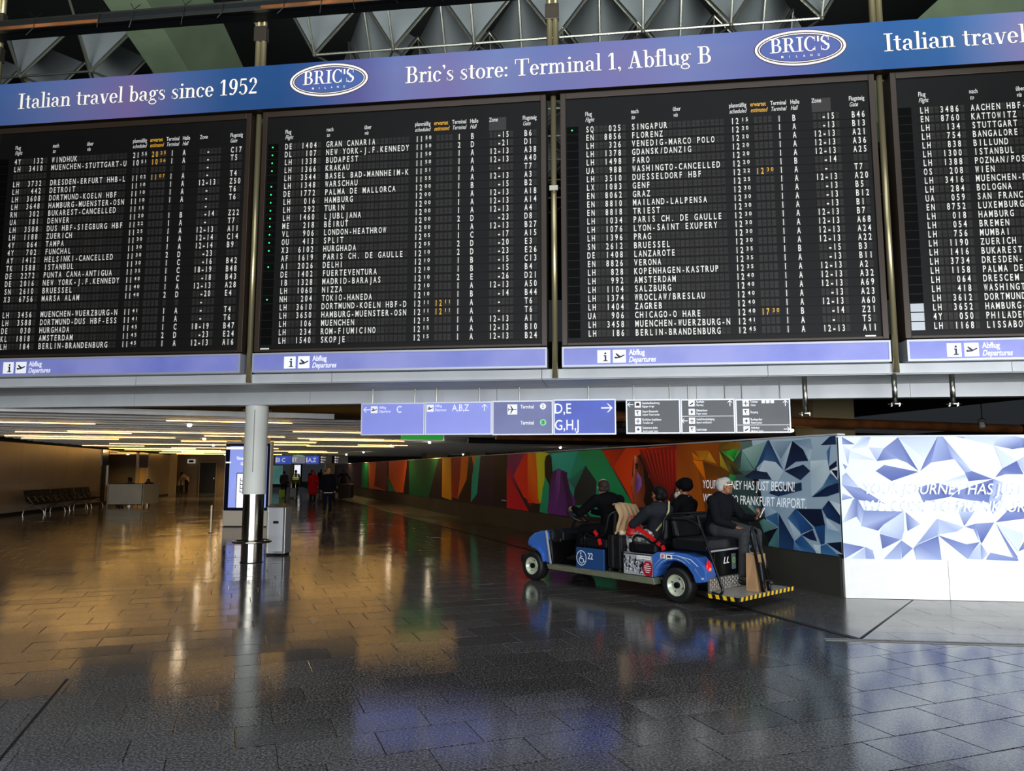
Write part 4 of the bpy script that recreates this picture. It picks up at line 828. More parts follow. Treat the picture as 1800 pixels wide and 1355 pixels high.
def sign(name, label, s0, s1, z0, z1, m, draw, depth, rods, group):
    o = Vector((0, 12.5, 0)) + BD * s0
    r = root(name, label, 'direction sign', (o.x, o.y, z0), AB, group); L = s1 - s0 - .006; h = z1 - z0
    m_ = MB(); m_.box(.022, L - .022, 0, .10, .022, h - .022); m_.obj('sign_box', m, r)
    m_ = MB()
    for a in ((0, L, 0, .022), (0, L, h - .022, h), (0, .022, .022, h - .022), (L - .022, L, .022, h - .022)): m_.box(a[0], a[1], -.015, .11, a[2], a[3])
    m_.obj('frame', mat('white_sign_frame', 'd8dce4', .35, .2), r)
    wt = MB(); dk = MB(); draw(wt, dk, L, h); wt.obj('lettering', SWHT, r, kind='stuff')
    if dk.v: dk.obj('pictogram', INK, r, kind='stuff')
    for x in rods: m_ = MB(); m_.tube([(x, .05, h), (x, .05, 3.06 - z0)], .011, 8); m_.obj('hanger_rod', SILVER, r)
    return r
def d1(w_, d, L, h):
    arrow(w_, .10, h - .115, .13, math.pi, -.004); w_.box(.17, .29, -.005, -.003, h - .175, h - .055); icon_plane(d, .23, h - .115, .12, -.007)
    put_text(w_, 'Abflug', .32, h - .098, .042, .75, y=-.004, bold=.012); put_text(w_, 'Departures', .32, h - .165, .042, .72, shear=.2, y=-.004, bold=.01); put_text(w_, 'C', .63, h - .17, .115, .8, y=-.004, bold=.01)
def d2(w_, d, L, h):
    w_.box(.03, .15, -.005, -.003, h - .165, h - .045); icon_plane(d, .09, h - .105, .12, -.007)
    put_text(w_, 'Abflug', .17, h - .085, .042, .75, y=-.004, bold=.012); put_text(w_, 'Departures', .17, h - .155, .042, .70, shear=.2, y=-.004, bold=.01)
    put_text(w_, 'A,B,Z', .47, h - .155, .11, .78, y=-.004, bold=.006); arrow(w_, 1.03, h - .10, .12, math.pi / 2, -.004)
def d3(w_, d, L, h):
    w_.box(.26, .425, -.005, -.003, h - .235, h - .065)
    for P in ([(-.4, -.03), (.42, -.03), (.42, .03), (-.4, .03)], [(.1, .0), (-.16, .4), (-.24, .4), (-.06, 0)], [(.1, 0), (-.16, -.4), (-.24, -.4), (-.06, 0)], [(-.3, 0), (-.4, .16), (-.45, .16), (-.4, 0)], [(-.3, 0), (-.4, -.16), (-.45, -.16), (-.4, 0)]):
        d.add([(.343 + .17 * a, -.007, h - .15 + .17 * b) for a, b in P], [tuple(range(4))])
    for z, ch in ((h - .135, '2'), (h - .405, '3')):
        put_text(w_, 'Terminal', .48, z, .06, .72, y=-.004, bold=.014)
        w_.add([(.86 + .052 * math.cos(a * math.pi / 9), -.004, z + .033 + .052 * math.sin(a * math.pi / 9)) for a in range(18)], [tuple(range(18))])
def d4(w_, d, L, h):
    put_text(w_, 'D,E', .025, h - .235, .165, .82, y=-.004, bold=.005); put_text(w_, 'G,H,J', .025, h - .51, .165, .8, y=-.004, bold=.005); arrow(w_, .89, h - .15, .19, 0, -.004)
def lines(w_, d, rows):
    for x, z, a, b, kind in rows:
        w_.box(x, x + .1, -.005, -.003, z - .05, z + .05)
        P = {0: [(-.3, -.2), (.3, -.2), (.3, .15), (.1, .3), (-.1, .3), (-.3, .15)], 1: [(-.3, .3), (.0, -.3), (.1, -.3), (-.05, .1), (.3, .3)], 2: [(-.06, -.35), (.06, -.35), (.06, .35), (-.06, .35)], 3: [(0, .38), (.1, .1), (.36, 0), (.1, -.1), (0, -.38), (-.1, -.1), (-.36, 0), (-.1, .1)], 4: [(-.3, -.35), (.2, -.1), (.32, .3), (.1, .1), (-.3, -.1)]}[kind]
        d.add([(x + .05 + .1 * p, -.007, z + .1 * q) for p, q in P], [tuple(range(len(P)))])
        if kind == 2: d.add([(x + .05 + .1 * p, -.0072, z + .1 * q) for p, q in ((-.35, -.05), (.35, -.05), (.35, .06), (-.35, .06))], [(0, 1, 2, 3)])
        put_text(w_, a, x + .12, z + (.008 if b else -.02), .036, .62, y=-.004, bold=.014)
        if b: put_text(w_, b, x + .12, z - .045, .034, .62, shear=.2, y=-.004, bold=.01)
def d5(w_, d, L, h):
    arrow(w_, .075, h - .085, .1, math.pi, -.004)
    lines(w_, d, [(.145, h - .085, 'Gepäckaufbewahrung', 'Baggage storage', 0), (.145, h - .225, 'Airport Reisemarkt', 'Airport Travel market', 1), (.145, h - .36, 'Kirchlicher Sozialdienst', 'Travellers aid', 2), (.145, h - .495, 'Gebetsraum Juden', 'Jewish prayer room', 3)])
def d6(w_, d, L, h):
    arrow(w_, .79, h - .07, .1, math.pi / 2, -.004); arrow(w_, .06, h - .355, .1, math.pi, -.004); w_.box(.02, L - .02, -.006, -.003, h - .285, h - .278)
    lines(w_, d, [(.13, h - .07, 'Apotheke', 'Pharmacy', 4), (.13, h - .21, 'Gebetsräume', 'Prayer rooms', 3), (.13, h - .355, 'Ausfuhrbescheinigung', 'Export certification', 2), (.13, h - .495, 'LuxxLounge', '', 1)])
def d7(w_, d, L, h):
    arrow(w_, .79, h - .07, .1, math.pi / 2, -.004); arrow(w_, .80, h - .49, .1, 0, -.004); w_.box(.02, L - .02, -.006, -.003, h - .425, h - .418)
    lines(w_, d, [(.12, h - .07, 'Toiletten', 'Toilets', 2), (.12, h - .21, 'Shopping', '', 1), (.12, h - .355, 'Bundespolizei', 'Federal police', 3), (.12, h - .49, 'Ambulanz', 'Medical Centre', 4)])
    for k in range(3): w_.box(.42 + .07 * k, .475 + .07 * k, -.005, -.003, h - .07, h - .015)
G1 = 'blue signs hanging under the soffit'; G2 = 'grey service signs hanging under the soffit'
sign('hanging_sign', 'pale blue hanging sign, arrow left to departures C', -2.632, -1.50, 2.247, 2.805, SBLUE, d1, .1, (.18, .93), G1)
sign('hanging_sign', 'pale blue hanging sign, departures A,B,Z with arrow up', -1.50, -.335, 2.247, 2.81, SBLUE, d2, .1, (.18, .93), G1)
sg3 = sign('hanging_sign', 'greyish blue hanging sign with aircraft and Terminal 2 and 3', -.335, .70, 2.237, 2.82, SBLU2, d3, .1, (.45,), G1)
m_ = MB(); 
m_.add([(.86 + .046 * math.cos(a * math.pi / 9), -.0055, .583 - .405 + .033 + .046 * math.sin(a * math.pi / 9)) for a in range(18)], [tuple(range(18))]); m_.obj('green_disc', mat('green_disc', '30b860', .4, emit=.4), sg3)
m_ = MB(); put_char(m_, '2', .86, .583 - .135 + .008, .05, .04, -.0065); put_char(m_, '3', .86, .583 - .405 + .008, .05, .04, -.0065); m_.obj('numeral', INK, sg3)
sign('hanging_sign', 'strong blue hanging sign reading D,E and G,H,J', .70, 1.745, 2.237, 2.83, SBLU3, d4, .1, (.58,), G1)
sign('hanging_sign', 'dark grey hanging sign starting with baggage storage', 1.903, 2.79, 2.247, 2.815, SGREY, d5, .1, (.13, .72), G2)
sign('hanging_sign', 'dark grey hanging sign starting with pharmacy', 2.79, 3.66, 2.247, 2.81, SGREY, d6, .1, (.13, .72), G2)
sign('hanging_sign', 'dark grey hanging sign starting with toilets', 3.66, 4.53, 2.247, 2.80, SGREY, d7, .1, (.12, .72), G2)
# green exit signs
EXG = mat('exit_green', '18a030', .4, emit=.5)
p = at(742, 770, 2.58)
ex = root('exit_sign', 'green exit sign half hidden behind the pale blue A,B,Z sign', 'exit sign', (p.x, p.y, 2.5), A20, 'green exit signs')
m_ = MB(); m_.box(-.62, .62, -.03, .03, .03, .42); m_.obj('sign_box', EXG, ex); m_ = MB(); m_.box(-.66, .66, -.035, .03, 0, .03); m_.box(.62, .66, -.035, .03, .03, .42); m_.obj('frame', ALU, ex)
m_ = MB(); m_.tube([(0, 0, .42), (0, 0, 1.25)], .015); m_.obj('rod', SILVER, ex)
p = at(532, 803, 2.5)
ex = root('exit_sign', 'bright green exit sign hanging far down the corridor', 'exit sign', (p.x, p.y - 1, 2.22), AB, 'green exit signs')
m_ = MB(); m_.box(-.33, .33, -.03, .03, 0, .36); m_.obj('sign_box', mat('exit_green_bright', '30e820', .4, emit=.8), ex); m_ = MB(); m_.tube([(0, 0, .36), (0, 0, 1.5)], .015); m_.obj('rod', SILVER, ex)

# far signs at the end of the corridor
def farsign(px0, px1, pyt, pyb, Y, m, label, txt, dk=0):
    x0 = (px0 - 900) * Y / 1300; x1 = (px1 - 900) * Y / 1300; z0 = 1.65 + (826 - pyb) * Y / 1304; z1 = 1.65 + (826 - pyt) * Y / 1304
    r = root('hanging_sign', label, 'direction sign', (x0, Y, z0), 0, 'small signs far down the corridor')
    m_ = MB(); m_.box(.02, x1 - x0 - .02, 0, .1, 0, z1 - z0); m_.obj('sign_box', m, r); w_ = MB(); h = z1 - z0
    for k, t in enumerate(txt):
        n = len(txt); put_text(w_, t, .15, h - (k + .75) * h / n, h / n * .5, .9, y=-.01, bold=.02)
        w_.box(.03, .12, -.011, -.008, h - (k + .8) * h / n, h - (k + .2) * h / n)
    w_.obj('lettering', SWHT, r, kind='stuff'); m_ = MB()
    for x in (.2, x1 - x0 - .2): m_.tube([(x, .05, h), (x, .05, 3.7 - z0)], .012, 6)
    m_.obj('hanger_rod', SILVER, r)
SB = mat('far_sign_blue', '3c58c8', .4, emit=.7, noise=.3, nscale=2)
farsign(487, 515, 801, 815, 46, SB, 'far blue sign beginning with B and C, left of the exit sign', ['B C'])
farsign(516, 539, 801, 814, 46, mat('far_sign_grey', '8c90a8', .4, emit=.4), 'far grey-blue sign behind the green exit sign', ['T'])
farsign(540, 563, 801, 815, 46, SB, 'far blue sign reading A,Z, right of the green exit sign', ['A,Z'])
farsign(566, 586, 801, 814, 46, SGREY, 'far dark service sign, left of the two dark ones', ['aaaa', 'aaaa', 'aa'])
farsign(590, 614, 801, 814, 46, SGREY, 'far dark service sign, right of the two dark ones', ['aaa', 'aa', 'aa'])

# ------------------------------------------------------------------ round column, display pylon, waste cabinet
col = root('round_column', 'round column, pale grey above and polished steel below, with a ring rail', 'column', (-4.715, 13.69, 0))
PGREY = mat('pale_grey_cladding', 'f0f2e8', .5, noise=.06, nscale=2)
m_ = MB(); m_.lathe([(0, 1.22), (.205, 1.22), (.205, 2.84), (0, 2.84)], 32, Matrix.Rotation(rad(90), 4, 'X')); 
m_.v = [(x, y, abs(z)) for x, y, z in m_.v]; m_.obj('cladding', PGREY, col, smooth=False)
m_ = MB(); m_.tube([(0, 0, 0), (0, 0, 1.225)], .185, 40); m_.obj('steel_sleeve', STEELP, col)
m_ = MB(); m_.box(-.006, .006, -.2075, -.2, 1.62, 2.75); o = m_.obj('seam', mat('seam_grey', '6c746c', .5), col); o.rotation_euler = (0, 0, rad(8))
m_ = MB(); n = 36; m_.tube([(.325 * math.cos(k * 2 * math.pi / n), .325 * math.sin(k * 2 * math.pi / n), .37) for k in range(n)], .022, 10, closed=True)
for k in range(4): a = k * math.pi / 2 + .6; m_.tube([(.18 * math.cos(a), .18 * math.sin(a), .37), (.325 * math.cos(a), .325 * math.sin(a), .37)], .012, 6)
m_.obj('ring_rail', STEELP, col, smooth=True)
m_ = MB(); m_.tube([(0, 0, 0), (0, 0, .012)], .20, 40); m_.obj('base_collar', BLKM, col)

ky = root('display_pylon', 'tall white digital advertising pylon with bright lilac screen behind the column', 'display', (-7.83, 22.2, 0), rad(-4))
WHT = mat('white_lacquer', 'd8d4c8', .35)
m_ = MB(); m_.box(-.70, .70, -.09, .13, .02, 2.50); m_.obj('housing', WHT, ky, bevel=.02)
m_ = MB(); m_.box(-.67, .67, -.105, -.09, .47, 2.44); m_.obj('bezel', mat('navy_bezel', '10182c', .15), ky)
m_ = MB(); m_.box(-.54, .60, -.109, -.105, .56, 2.36); m_.obj('screen', mat('screen_lilac', '94a4f0', .3, emit=.75, noise=.1, nscale=1), ky)
SCW = mat('screen_white', 'f4f6ff', .3, emit=.9)
m_ = MB(); put_text(m_, 'Three times?', -.34, 1.96, .085, .85, y=-.113, bold=.02); put_text(m_, 'Go digital', -.2, 1.80, .085, .85, y=-.113, bold=.02); m_.box(-.66, -.14, -.113, -.11, 2.27, 2.34); put_text(m_, 'mobility', .3, 2.27, .05, y=-.113); put_text(m_, 'services', .3, 2.20, .05, y=-.113)
m_.box(-.66, -.5, -.113, -.11, 1.86, 1.9); m_.box(-.3, .1, -.113, -.11, .56, 1.55)
m_.obj('screen_graphic', SCW, ky)
m_ = MB(); 
for a in ((-.31, -.29, .56, 1.56), (.09, .11, .56, 1.56), (-.31, .11, 1.55, 1.575)): m_.box(a[0], a[1], -.115, -.113, a[2], a[3])
for q in range(4): m_.box(-.2, -.05, -.115, -.113, 1.0 + .11 * q, 1.02 + .11 * q); m_.box(-.2, -.18, -.115, -.113, 1.0 + .11 * q, 1.09 + .11 * q)
m_.obj('screen_outline', INK, ky)
m_ = MB(); m_.box(-.66, .66, -.08, .1, 0, .02); m_.obj('base', BLKM, ky)
bp = root('bollard_post', 'thin white post standing left of the display pylon', 'post', (-8.0, 20.0, 0)); m_ = MB(); m_.tube([(0, 0, 0), (0, 0, .72)], .022, 8); m_.obj('tube', WHT, bp); m_ = MB(); m_.tube([(0, 0, 0), (0, 0, .012)], .07, 12); m_.obj('foot', BLKM, bp)

bn2 = root('waste_cabinet', 'waist-high white waste cabinet right of the round column', 'bin', (-4.63, 14.75, 0), rad(-3))
m_ = MB(); m_.box(-.19, .19, 0, .36, .03, .93); m_.obj('body', ALU, bn2, bevel=.012)
m_ = MB(); m_.prism([(-.19, .93), (.19, .93), (.12, .985), (-.12, .985)], .0, .36); m_.obj('lid', mat('brownish_lid', '6c5c54', .3, .5), bn2)
m_ = MB(); m_.box(-.135, .145, -.012, 0, .08, .92); m_.obj('door', mat('white_bin_door', 'e4e6e8', .35), bn2, bevel=.004)
for x in (-.165, .17): m_ = MB(); m_.box(x - .012, x + .012, -.02, 0, .05, .93); m_.obj('edge_profile', SILVER, bn2)
m_ = MB(); m_.box(-.045, .065, -.03, -.012, .615, .665); m_.obj('handle', BLK, bn2, bevel=.008)
m_ = MB(); m_.box(-.17, .17, .02, .34, 0, .03); m_.obj('plinth', BLKM, bn2)

# ------------------------------------------------------------------ counter and seating at the left wall
ct = root('counter_screen', 'grey panelled counter screen with steel posts left of the recess', 'counter', (-18.35, 34.0, 0), rad(3))
m_ = MB(); m_.box(.06, 1.52, -.03, .03, .12, 1.02); m_.obj('panel', mat('frosted_panel', 'a8a89c', .4, noise=.12, nscale=2), ct)
for x in (.0, 1.58): m_ = MB(); m_.tube([(x, 0, 0), (x, 0, 1.08)], .035, 10); m_.obj('post', SILVER, ct)
m_ = MB(); m_.box(1.58, 1.62, 0, 1.6, .12, 1.02); m_.obj('side_panel', MATS['frosted_panel'], ct)
m_ = MB(); m_.tube([(1.6, 1.6, 0), (1.6, 1.6, 1.08)], .035, 10); m_.obj('post', SILVER, ct)
m_ = MB(); m_.tube([(0, 0, .10), (1.58, 0, .10)], .02, 8); m_.tube([(0, 0, 1.04), (1.58, 0, 1.04)], .02, 8); m_.obj('rail', SILVER, ct)
FABR = mat('black_seat_pad', '0c0b0a', .7, spec=.2)
def bench(x, y, rz, n, label):
    r = root('beam_bench', label, 'bench', (x, y, 0), rz, 'black beam benches along the left wall')
    W = .58; m_ = MB(); m_.box(0, n * W, .02, .08, .34, .40); m_.obj('beam', BLKM, r)
    for k in range(n):
        m_ = MB(); m_.box(k * W + .03, (k + 1) * W - .03, -.26, .22, .40, .45); m_.obj('seat', FABR, r, bevel=.015)
        m_ = MB(); m_.prism([(.22, .46), (.26, .46), (.38, .90), (.34, .90)], k * W + .03, (k + 1) * W - .03, axis='x'); m_.obj('backrest', FABR, r)
    for k in range(n + 1):
        m_ = MB(); x_ = k * W; m_.tube([(x_, .2, .42), (x_, -.22, .66), (x_, .22, .66)], .014, 6); m_.tube([(x_, .22, .66), (x_, .0, .40)], .014, 6); m_.obj('armrest', SILVER, r)
    for x_ in (.15, n * W - .15):
        m_ = MB(); m_.tube([(x_, .05, .38), (x_, -.30, .16), (x_, -.34, 0)], .02, 8); m_.tube([(x_, .05, .38), (x_, .36, .16), (x_, .40, 0)], .02, 8); m_.obj('leg_frame', SILVER, r)
bd_ = rad(101.3)
def bpos(k): return (-17.55 + math.cos(bd_) * k - .25, 27.9 + math.sin(bd_) * k)
bench(*bpos(0), bd_, 4, 'nearest black beam bench at the left picture edge'); bench(*bpos(2.5), bd_, 4, 'middle black beam bench along the brown wall'); bench(*bpos(5.0), bd_, 3, 'farthest black beam bench, next to the counter screen')

# ------------------------------------------------------------------ people
SKIN = {'light': mat('light_skin', 'b8866a', .5), 'brown': mat('brown_skin', '8a5a3e', .45), 'dark': mat('dark_skin', '503628', .5)}
def hand(w, d, up, side, curl=.5, r=.0095):
    """palm and five fingers: wrist point, pointing direction, back-of-hand normal, side towards the thumb"""
    w = Vector(w); d = Vector(d).normalized(); up = Vector(up); up = (up - d * up.dot(d)).normalized(); s = d.cross(up) * side
    S = []
    for k, (o, L) in enumerate(((.030, .072), (.010, .080), (-.010, .075), (-.029, .060))):
        a = w + s * o * .6; b = w + d * .088 + s * o
        S.append(('c', a, .014, b, r * 1.15))
        t1 = (d * math.cos(curl * .7) - up * math.sin(curl * .7)); t2 = (d * math.cos(curl * 1.7) - up * math.sin(curl * 1.7)); t3 = (d * math.cos(curl * 2.6) - up * math.sin(curl * 2.6))
        c = b + t1 * L * .45; e_ = c + t2 * L * .32; g = e_ + t3 * L * .25
        S += [('c', b, r * 1.05, c, r), ('c', c, r, e_, r * .95), ('c', e_, r * .95, g, r * .85)]
    a = w + s * .022 + d * .015; b = a + (s * .75 + d * .65 - up * .3).normalized() * .045; c = b + (d * .9 + s * .25 - up * .4).normalized() * .034
    S += [('c', a, .015, b, r * 1.2), ('c', b, r * 1.15, c, r)]
    return S
def head_shapes(h, f, sc=1.0, face=True):
    """head at h looking along f (unit, horizontal-ish)"""
    h = Vector(h); f = Vector(f).normalized(); r = f.cross(Vector((0, 0, 1))).normalized(); u = r.cross(f)
    yaw = math.atan2(f.y, f.x) - math.pi / 2; pit = math.asin(max(-1, min(1, f.z))); E = (pit, 0, yaw)
    P = lambda a, b, c: h + (r * a + f * b + u * c) * sc
    S = [('e', P(0, -.012, .03), (.076 * sc, .096 * sc, .092 * sc), E), ('e', P(0, .028, -.035), (.058 * sc, .068 * sc, .075 * sc), E), ('c', P(-.035, .03, -.075), .022 * sc, P(.035, .03, -.075), .022 * sc),
         ('e', P(0, .068, -.088), (.024 * sc, .022 * sc, .02 * sc), E)]
    if face:
        S += [('c', P(0, .088, .02), .009 * sc, P(0, .110, -.022), .014 * sc), ('c', P(-.014, .096, -.03), .009 * sc, P(.014, .096, -.03), .009 * sc),
              ('c', P(-.045, .078, .033), .011 * sc, P(.045, .078, .033), .011 * sc), ('c', P(-.02, .090, -.058), .008 * sc, P(.02, .090, -.058), .008 * sc), ('c', P(-.018, .088, -.068), .008 * sc, P(.018, .088, -.068), .008 * sc),
              ('e', P(-.04, .06, -.015), (.025 * sc, .03 * sc, .022 * sc), E), ('e', P(.04, .06, -.015), (.025 * sc, .03 * sc, .022 * sc), E)]
    for q in (-1, 1): S += [('e', P(.078 * q, -.006, -.005), (.011 * sc, .02 * sc, .033 * sc), E)]
    return S
STAND = dict(head=(0, .03, 1.60), neck=(0, 0, 1.46), chest=(0, 0, 1.28), waist=(0, 0, 1.08), pelvis=(0, 0, .95), shL=(-.19, 0, 1.41), shR=(.19, 0, 1.41), elL=(-.25, -.03, 1.13), elR=(.25, -.03, 1.13), wrL=(-.25, .06, .90), wrR=(.25, .06, .90),
             hipL=(-.095, 0, .92), hipR=(.095, 0, .92), knL=(-.10, .03, .50), knR=(.10, .03, .50), anL=(-.10, -.01, .09), anR=(.10, -.01, .09), toL=(-.11, .15, .04), toR=(.11, .15, .04))
def person(label, loc, rz, pose=None, skin='light', coat='202024', trousers='1a1c24', hair='2a1c14', shoes='101010', voxel=.02, look=(0, 1, 0), coat_len=0, bald=False, hem=None, group=None, extra=None, bulk=1.0, sc=1.0, hands=True, shirt=None, coatmat=None, trmat=None, hairs=True, lean=0):
    J = dict(STAND); J.update(pose or {}); J = {k: Vector(v) for k, v in J.items() if not k.startswith('hand')}
    r = root('person', label, 'person', loc, rz, group); r.scale = (sc,) * 3
    fine = voxel < .012
    B = bulk; look = Vector(look).normalized()
    sk = head_shapes(J['head'], look, 1.0, voxel < .015)
    sk += [('c', J['neck'] + (J['head'] - J['neck']) * .6, .052, J['neck'] - Vector((0, 0, .04)), .062), ('c', J['neck'], .06, J['chest'], .11), ('c', J['chest'], .12, J['waist'], .11), ('c', J['waist'], .11, J['pelvis'], .12)]
    for s in 'LR':
        sk += [('c', J['neck'] - Vector((0, 0, .04)), .06, J['sh' + s], .045), ('c', J['sh' + s], .045, J['el' + s], .036), ('c', J['el' + s], .036, J['wr' + s], .026),
               ('c', J['pelvis'], .10, J['hip' + s], .085), ('c', J['hip' + s], .082, J['kn' + s], .052), ('c', J['kn' + s], .05, J['an' + s], .035), ('c', J['an' + s], .035, J['to' + s], .025)]
        d = (J['wr' + s] - J['el' + s]).normalized()
        hd = (pose or {}).get('hand' + s)
        if fine:
            if hd: sk += hand(J['wr' + s], hd[0], hd[1], hd[2], hd[3])
            else: sk += hand(J['wr' + s], d, (1 if s == 'R' else -1, 0, .1), 1, .5)
        else: sk += [('c', J['wr' + s], .03, J['wr' + s] + d * .10, .03)]
    blob('body', sk, min(voxel, .016) if not fine else voxel, SKIN[skin], r)
    cm = coatmat or mat('cloth_' + coat, coat, .9, bump=.3, nscale=25, spec=.04)
    c_ = [('c', J['neck'] - Vector((0, 0, .035)), .075, J['chest'], .150 * B), ('e', (J['chest'] + J['neck']) / 2, (.19 * B, .115 * B, .15), (0, 0, math.atan2((J['shR'] - J['shL']).y, (J['shR'] - J['shL']).x))), ('c', J['chest'], .155 * B, J['waist'], .148 * B), ('c', J['waist'] + Vector((.04, 0, 0)), .135 * B, J['pelvis'] + Vector((.05, 0, -.02)), .14 * B), ('c', J['waist'] - Vector((.04, 0, 0)), .135 * B, J['pelvis'] + Vector((-.05, 0, -.02)), .14 * B)]
    for s in 'LR':
        c_ += [('c', J['chest'] + (J['neck'] - J['chest']) * .62, .095, J['sh' + s], .072 * B), ('c', J['sh' + s], .073 * B, J['el' + s], .056 * B), ('c', J['el' + s], .055 * B, J['wr' + s] - (J['wr' + s] - J['el' + s]).normalized() * .02, .042)]
        if coat_len: c_ += [('c', J['hip' + s], .14 * B, J['hip' + s] + (J['kn' + s] - J['hip' + s]) * coat_len, .15 * B)]
    cm_o = blob('jacket', c_, voxel * 1.1, cm, r)
    tr = []
    for s in 'LR': tr += [('c', J['pelvis'], .125 * B, J['hip' + s], .115 * B), ('c', J['hip' + s], .108 * B, J['kn' + s], .072), ('c', J['kn' + s], .070, J['an' + s] + (J['kn' + s] - J['an' + s]) * .12, .058)]
    blob('trousers', tr, voxel * 1.1, trmat or mat('cloth_' + trousers, trousers, .9, bump=.2, nscale=30, spec=.04), r)
    for s in 'LR':
        a, t = J['an' + s], J['to' + s]; d = (t - a); d.z = 0; d.normalize()
        blob('shoe', [('c', a - d * .03 - Vector((0, 0, .045)), .036, t + d * .03, .034), ('c', a, .045, (a + t) / 2, .042)], max(voxel * .7, .008), mat('shoe_' + shoes, shoes, .4), r, smooth=2)
    if hairs:
        f = look; h = J['head']; yaw = math.atan2(f.y, f.x) - math.pi / 2; E = (0, 0, yaw); f2 = Vector((f.x, f.y, 0)).normalized(); rr = f2.cross(Vector((0, 0, 1)))
        hm = mat('hair_' + hair, hair, .6, bump=.6, nscale=45, spec=.15)
        S = [('e', h - f2 * .028 + Vector((0, 0, .030 if bald else .042)), (.083, .093, .083 if bald else .088), E), ('c', h - f2 * .06 + rr * .04 - Vector((0, 0, .02)), .045, h - f2 * .06 - rr * .04 - Vector((0, 0, .02)), .045)]
        if not bald: S.append(('e', h + f2 * .02 + Vector((0, 0, .075)), (.07, .07, .05), E))
        blob('hair', S, max(voxel * .6, .007), hm, r, smooth=2)
    if hem: 
        m_ = MB(); n = 20; p = J['pelvis'] - Vector((0, 0, .12 if not isinstance(hem, tuple) else hem[1]))
        m_.tube([(p.x + .175 * math.cos(k * 2 * math.pi / n), p.y + .13 * math.sin(k * 2 * math.pi / n), p.z) for k in range(n)], .018, 6, closed=True); m_.obj('shirt_hem', mat('white_cloth', 'e8e6e0', .8), r)
    if extra: extra(r, J)
    return r
WALKA = dict(knL=(-.10, .14, .52), anL=(-.10, -.04, .16), toL=(-.11, .06, .06), knR=(.10, .05, .50), anR=(.10, .10, .09), toR=(.11, .25, .04), elL=(-.25, .03, 1.13), wrL=(-.24, .18, .93), elR=(.26, -.08, 1.13), wrR=(.26, -.04, .89))
WALKB = dict(knR=(.10, .14, .50), anR=(.10, .12, .09), toR=(.11, .27, .04), knL=(-.10, .0, .50), anL=(-.10, -.16, .16), toL=(-.10, -.04, .05), elR=(.25, -.10, 1.13), elL=(-.25, .02, 1.13), wrL=(-.23, .16, .92))
AWAY = rad(18)
person('man in navy jacket with white shirt hem walking away down the hall', (-6.87, 27.95, 0), rad(14), WALKB, 'light', '14161e', '161c30', 'a88458', '101010', .012, hem=(1, .13), bulk=1.06, sc=1.0)
person('woman in long red coat and red hat walking beside the navy-jacketed man', (-10.1, 38.0, 0), rad(16), WALKA, 'light', 'b01420', '20181c', 'c03028', voxel=.018, coat_len=.85, sc=.95)
person('man in blue-grey jacket walking just behind the right shoulder of the navy-jacketed man', (-8.9, 37.0, 0), rad(12), WALKA, 'light', '2c3450', '202430', '707070', voxel=.018, sc=.98)
def trolley(label, x, y, rz, w_, d_, h_, m, handle=True, grp='trolleys and luggage far down the hall'):
    r = root('suitcase', label, 'luggage', (x, y, 0), rz, grp)
    m_ = MB(); m_.box(-w_ / 2, w_ / 2, -d_ / 2, d_ / 2, .05, h_); m_.obj('shell', m, r, bevel=.03)
    for a in (-1, 1):
        for b in (-1, 1): m_ = MB(); m_.tube([(a * w_ * .38 - .012, b * d_ * .3, .03), (a * w_ * .38 + .012, b * d_ * .3, .03)], .03, 10); m_.obj('wheel', BLK, r)
    if handle: m_ = MB(); m_.tube([(-w_ * .3, 0, h_), (-w_ * .3, 0, h_ + .35), (w_ * .3, 0, h_ + .35), (w_ * .3, 0, h_)], .012, 6); m_.obj('handle', SILVER, r)
    return r
person('person in black with arms apart walking at the mural end', (-10.6, 47.0, 0), rad(13), dict(WALKA, elR=(.36, .0, 1.18), wrR=(.46, .1, 1.0), elL=(-.36, 0, 1.18), wrL=(-.44, .08, .95)), 'dark', '0c0c10', '0e0e12', '181410', voxel=.02)
trolley('large dark crate-like trolley pushed beside the person in black', -9.75, 44.0, AB, .75, .6, .85, mat('dark_trolley', '1c100e', .5), False)
def vest(r, J):
    m_ = MB()
    for z in (1.12, 1.22): m_.box(-.19, .19, -.176, -.165, z, z + .035)
    for x in (-.12, .09): m_.box(x, x + .035, -.176, -.162, 1.25, 1.44)
    m_.obj('reflective_band', mat('reflective_tape', 'f0f4d8', .4, emit=.25), r)
person('worker in yellow-green high-visibility vest pushing a trolley', (-13.6, 47.0, 0), rad(16), dict(STAND), 'light', '5a6c20', '14161c', '181410', voxel=.02, extra=vest, sc=.97)
person('person in dark hoodie with a suitcase right of the display pylon', (-14.1, 42.8, 0), rad(18), dict(WALKA), 'brown', '14141a', '1a1c24', '241814', voxel=.02)
person('person in grey jacket carrying a green bag', (-14.2, 46.6, 0), rad(15), dict(WALKB), 'light', '38343c', '1a1c20', '1c1410', voxel=.02, sc=.93)
person('partly hidden traveller in black next to the display pylon', (-12.9, 37.8, 0), rad(18), dict(STAND), 'brown', '0e0e14', '101218', '181210', voxel=.02, sc=.98)
person('crouched dark figure bending over luggage by the pylon', (-14.0, 42.0, 0), rad(40), dict(STAND, head=(0, .22, 1.35), neck=(0, .14, 1.27), chest=(0, .08, 1.12)), 'brown', '181418', '14141a', '181210', voxel=.02, sc=.95)
person('person in olive coat seen between the vest worker and the red coat', (-14.6, 54.5, 0), rad(14), dict(WALKA), 'light', '3a3a24', '1c1a18', '2a2018', voxel=.022, sc=.98)
person('person in tan-green parka behind the red coat', (-13.2, 53, 0), rad(14), dict(STAND), 'light', '5c5840', '24221c', '4a3a28', voxel=.022, bulk=1.1)
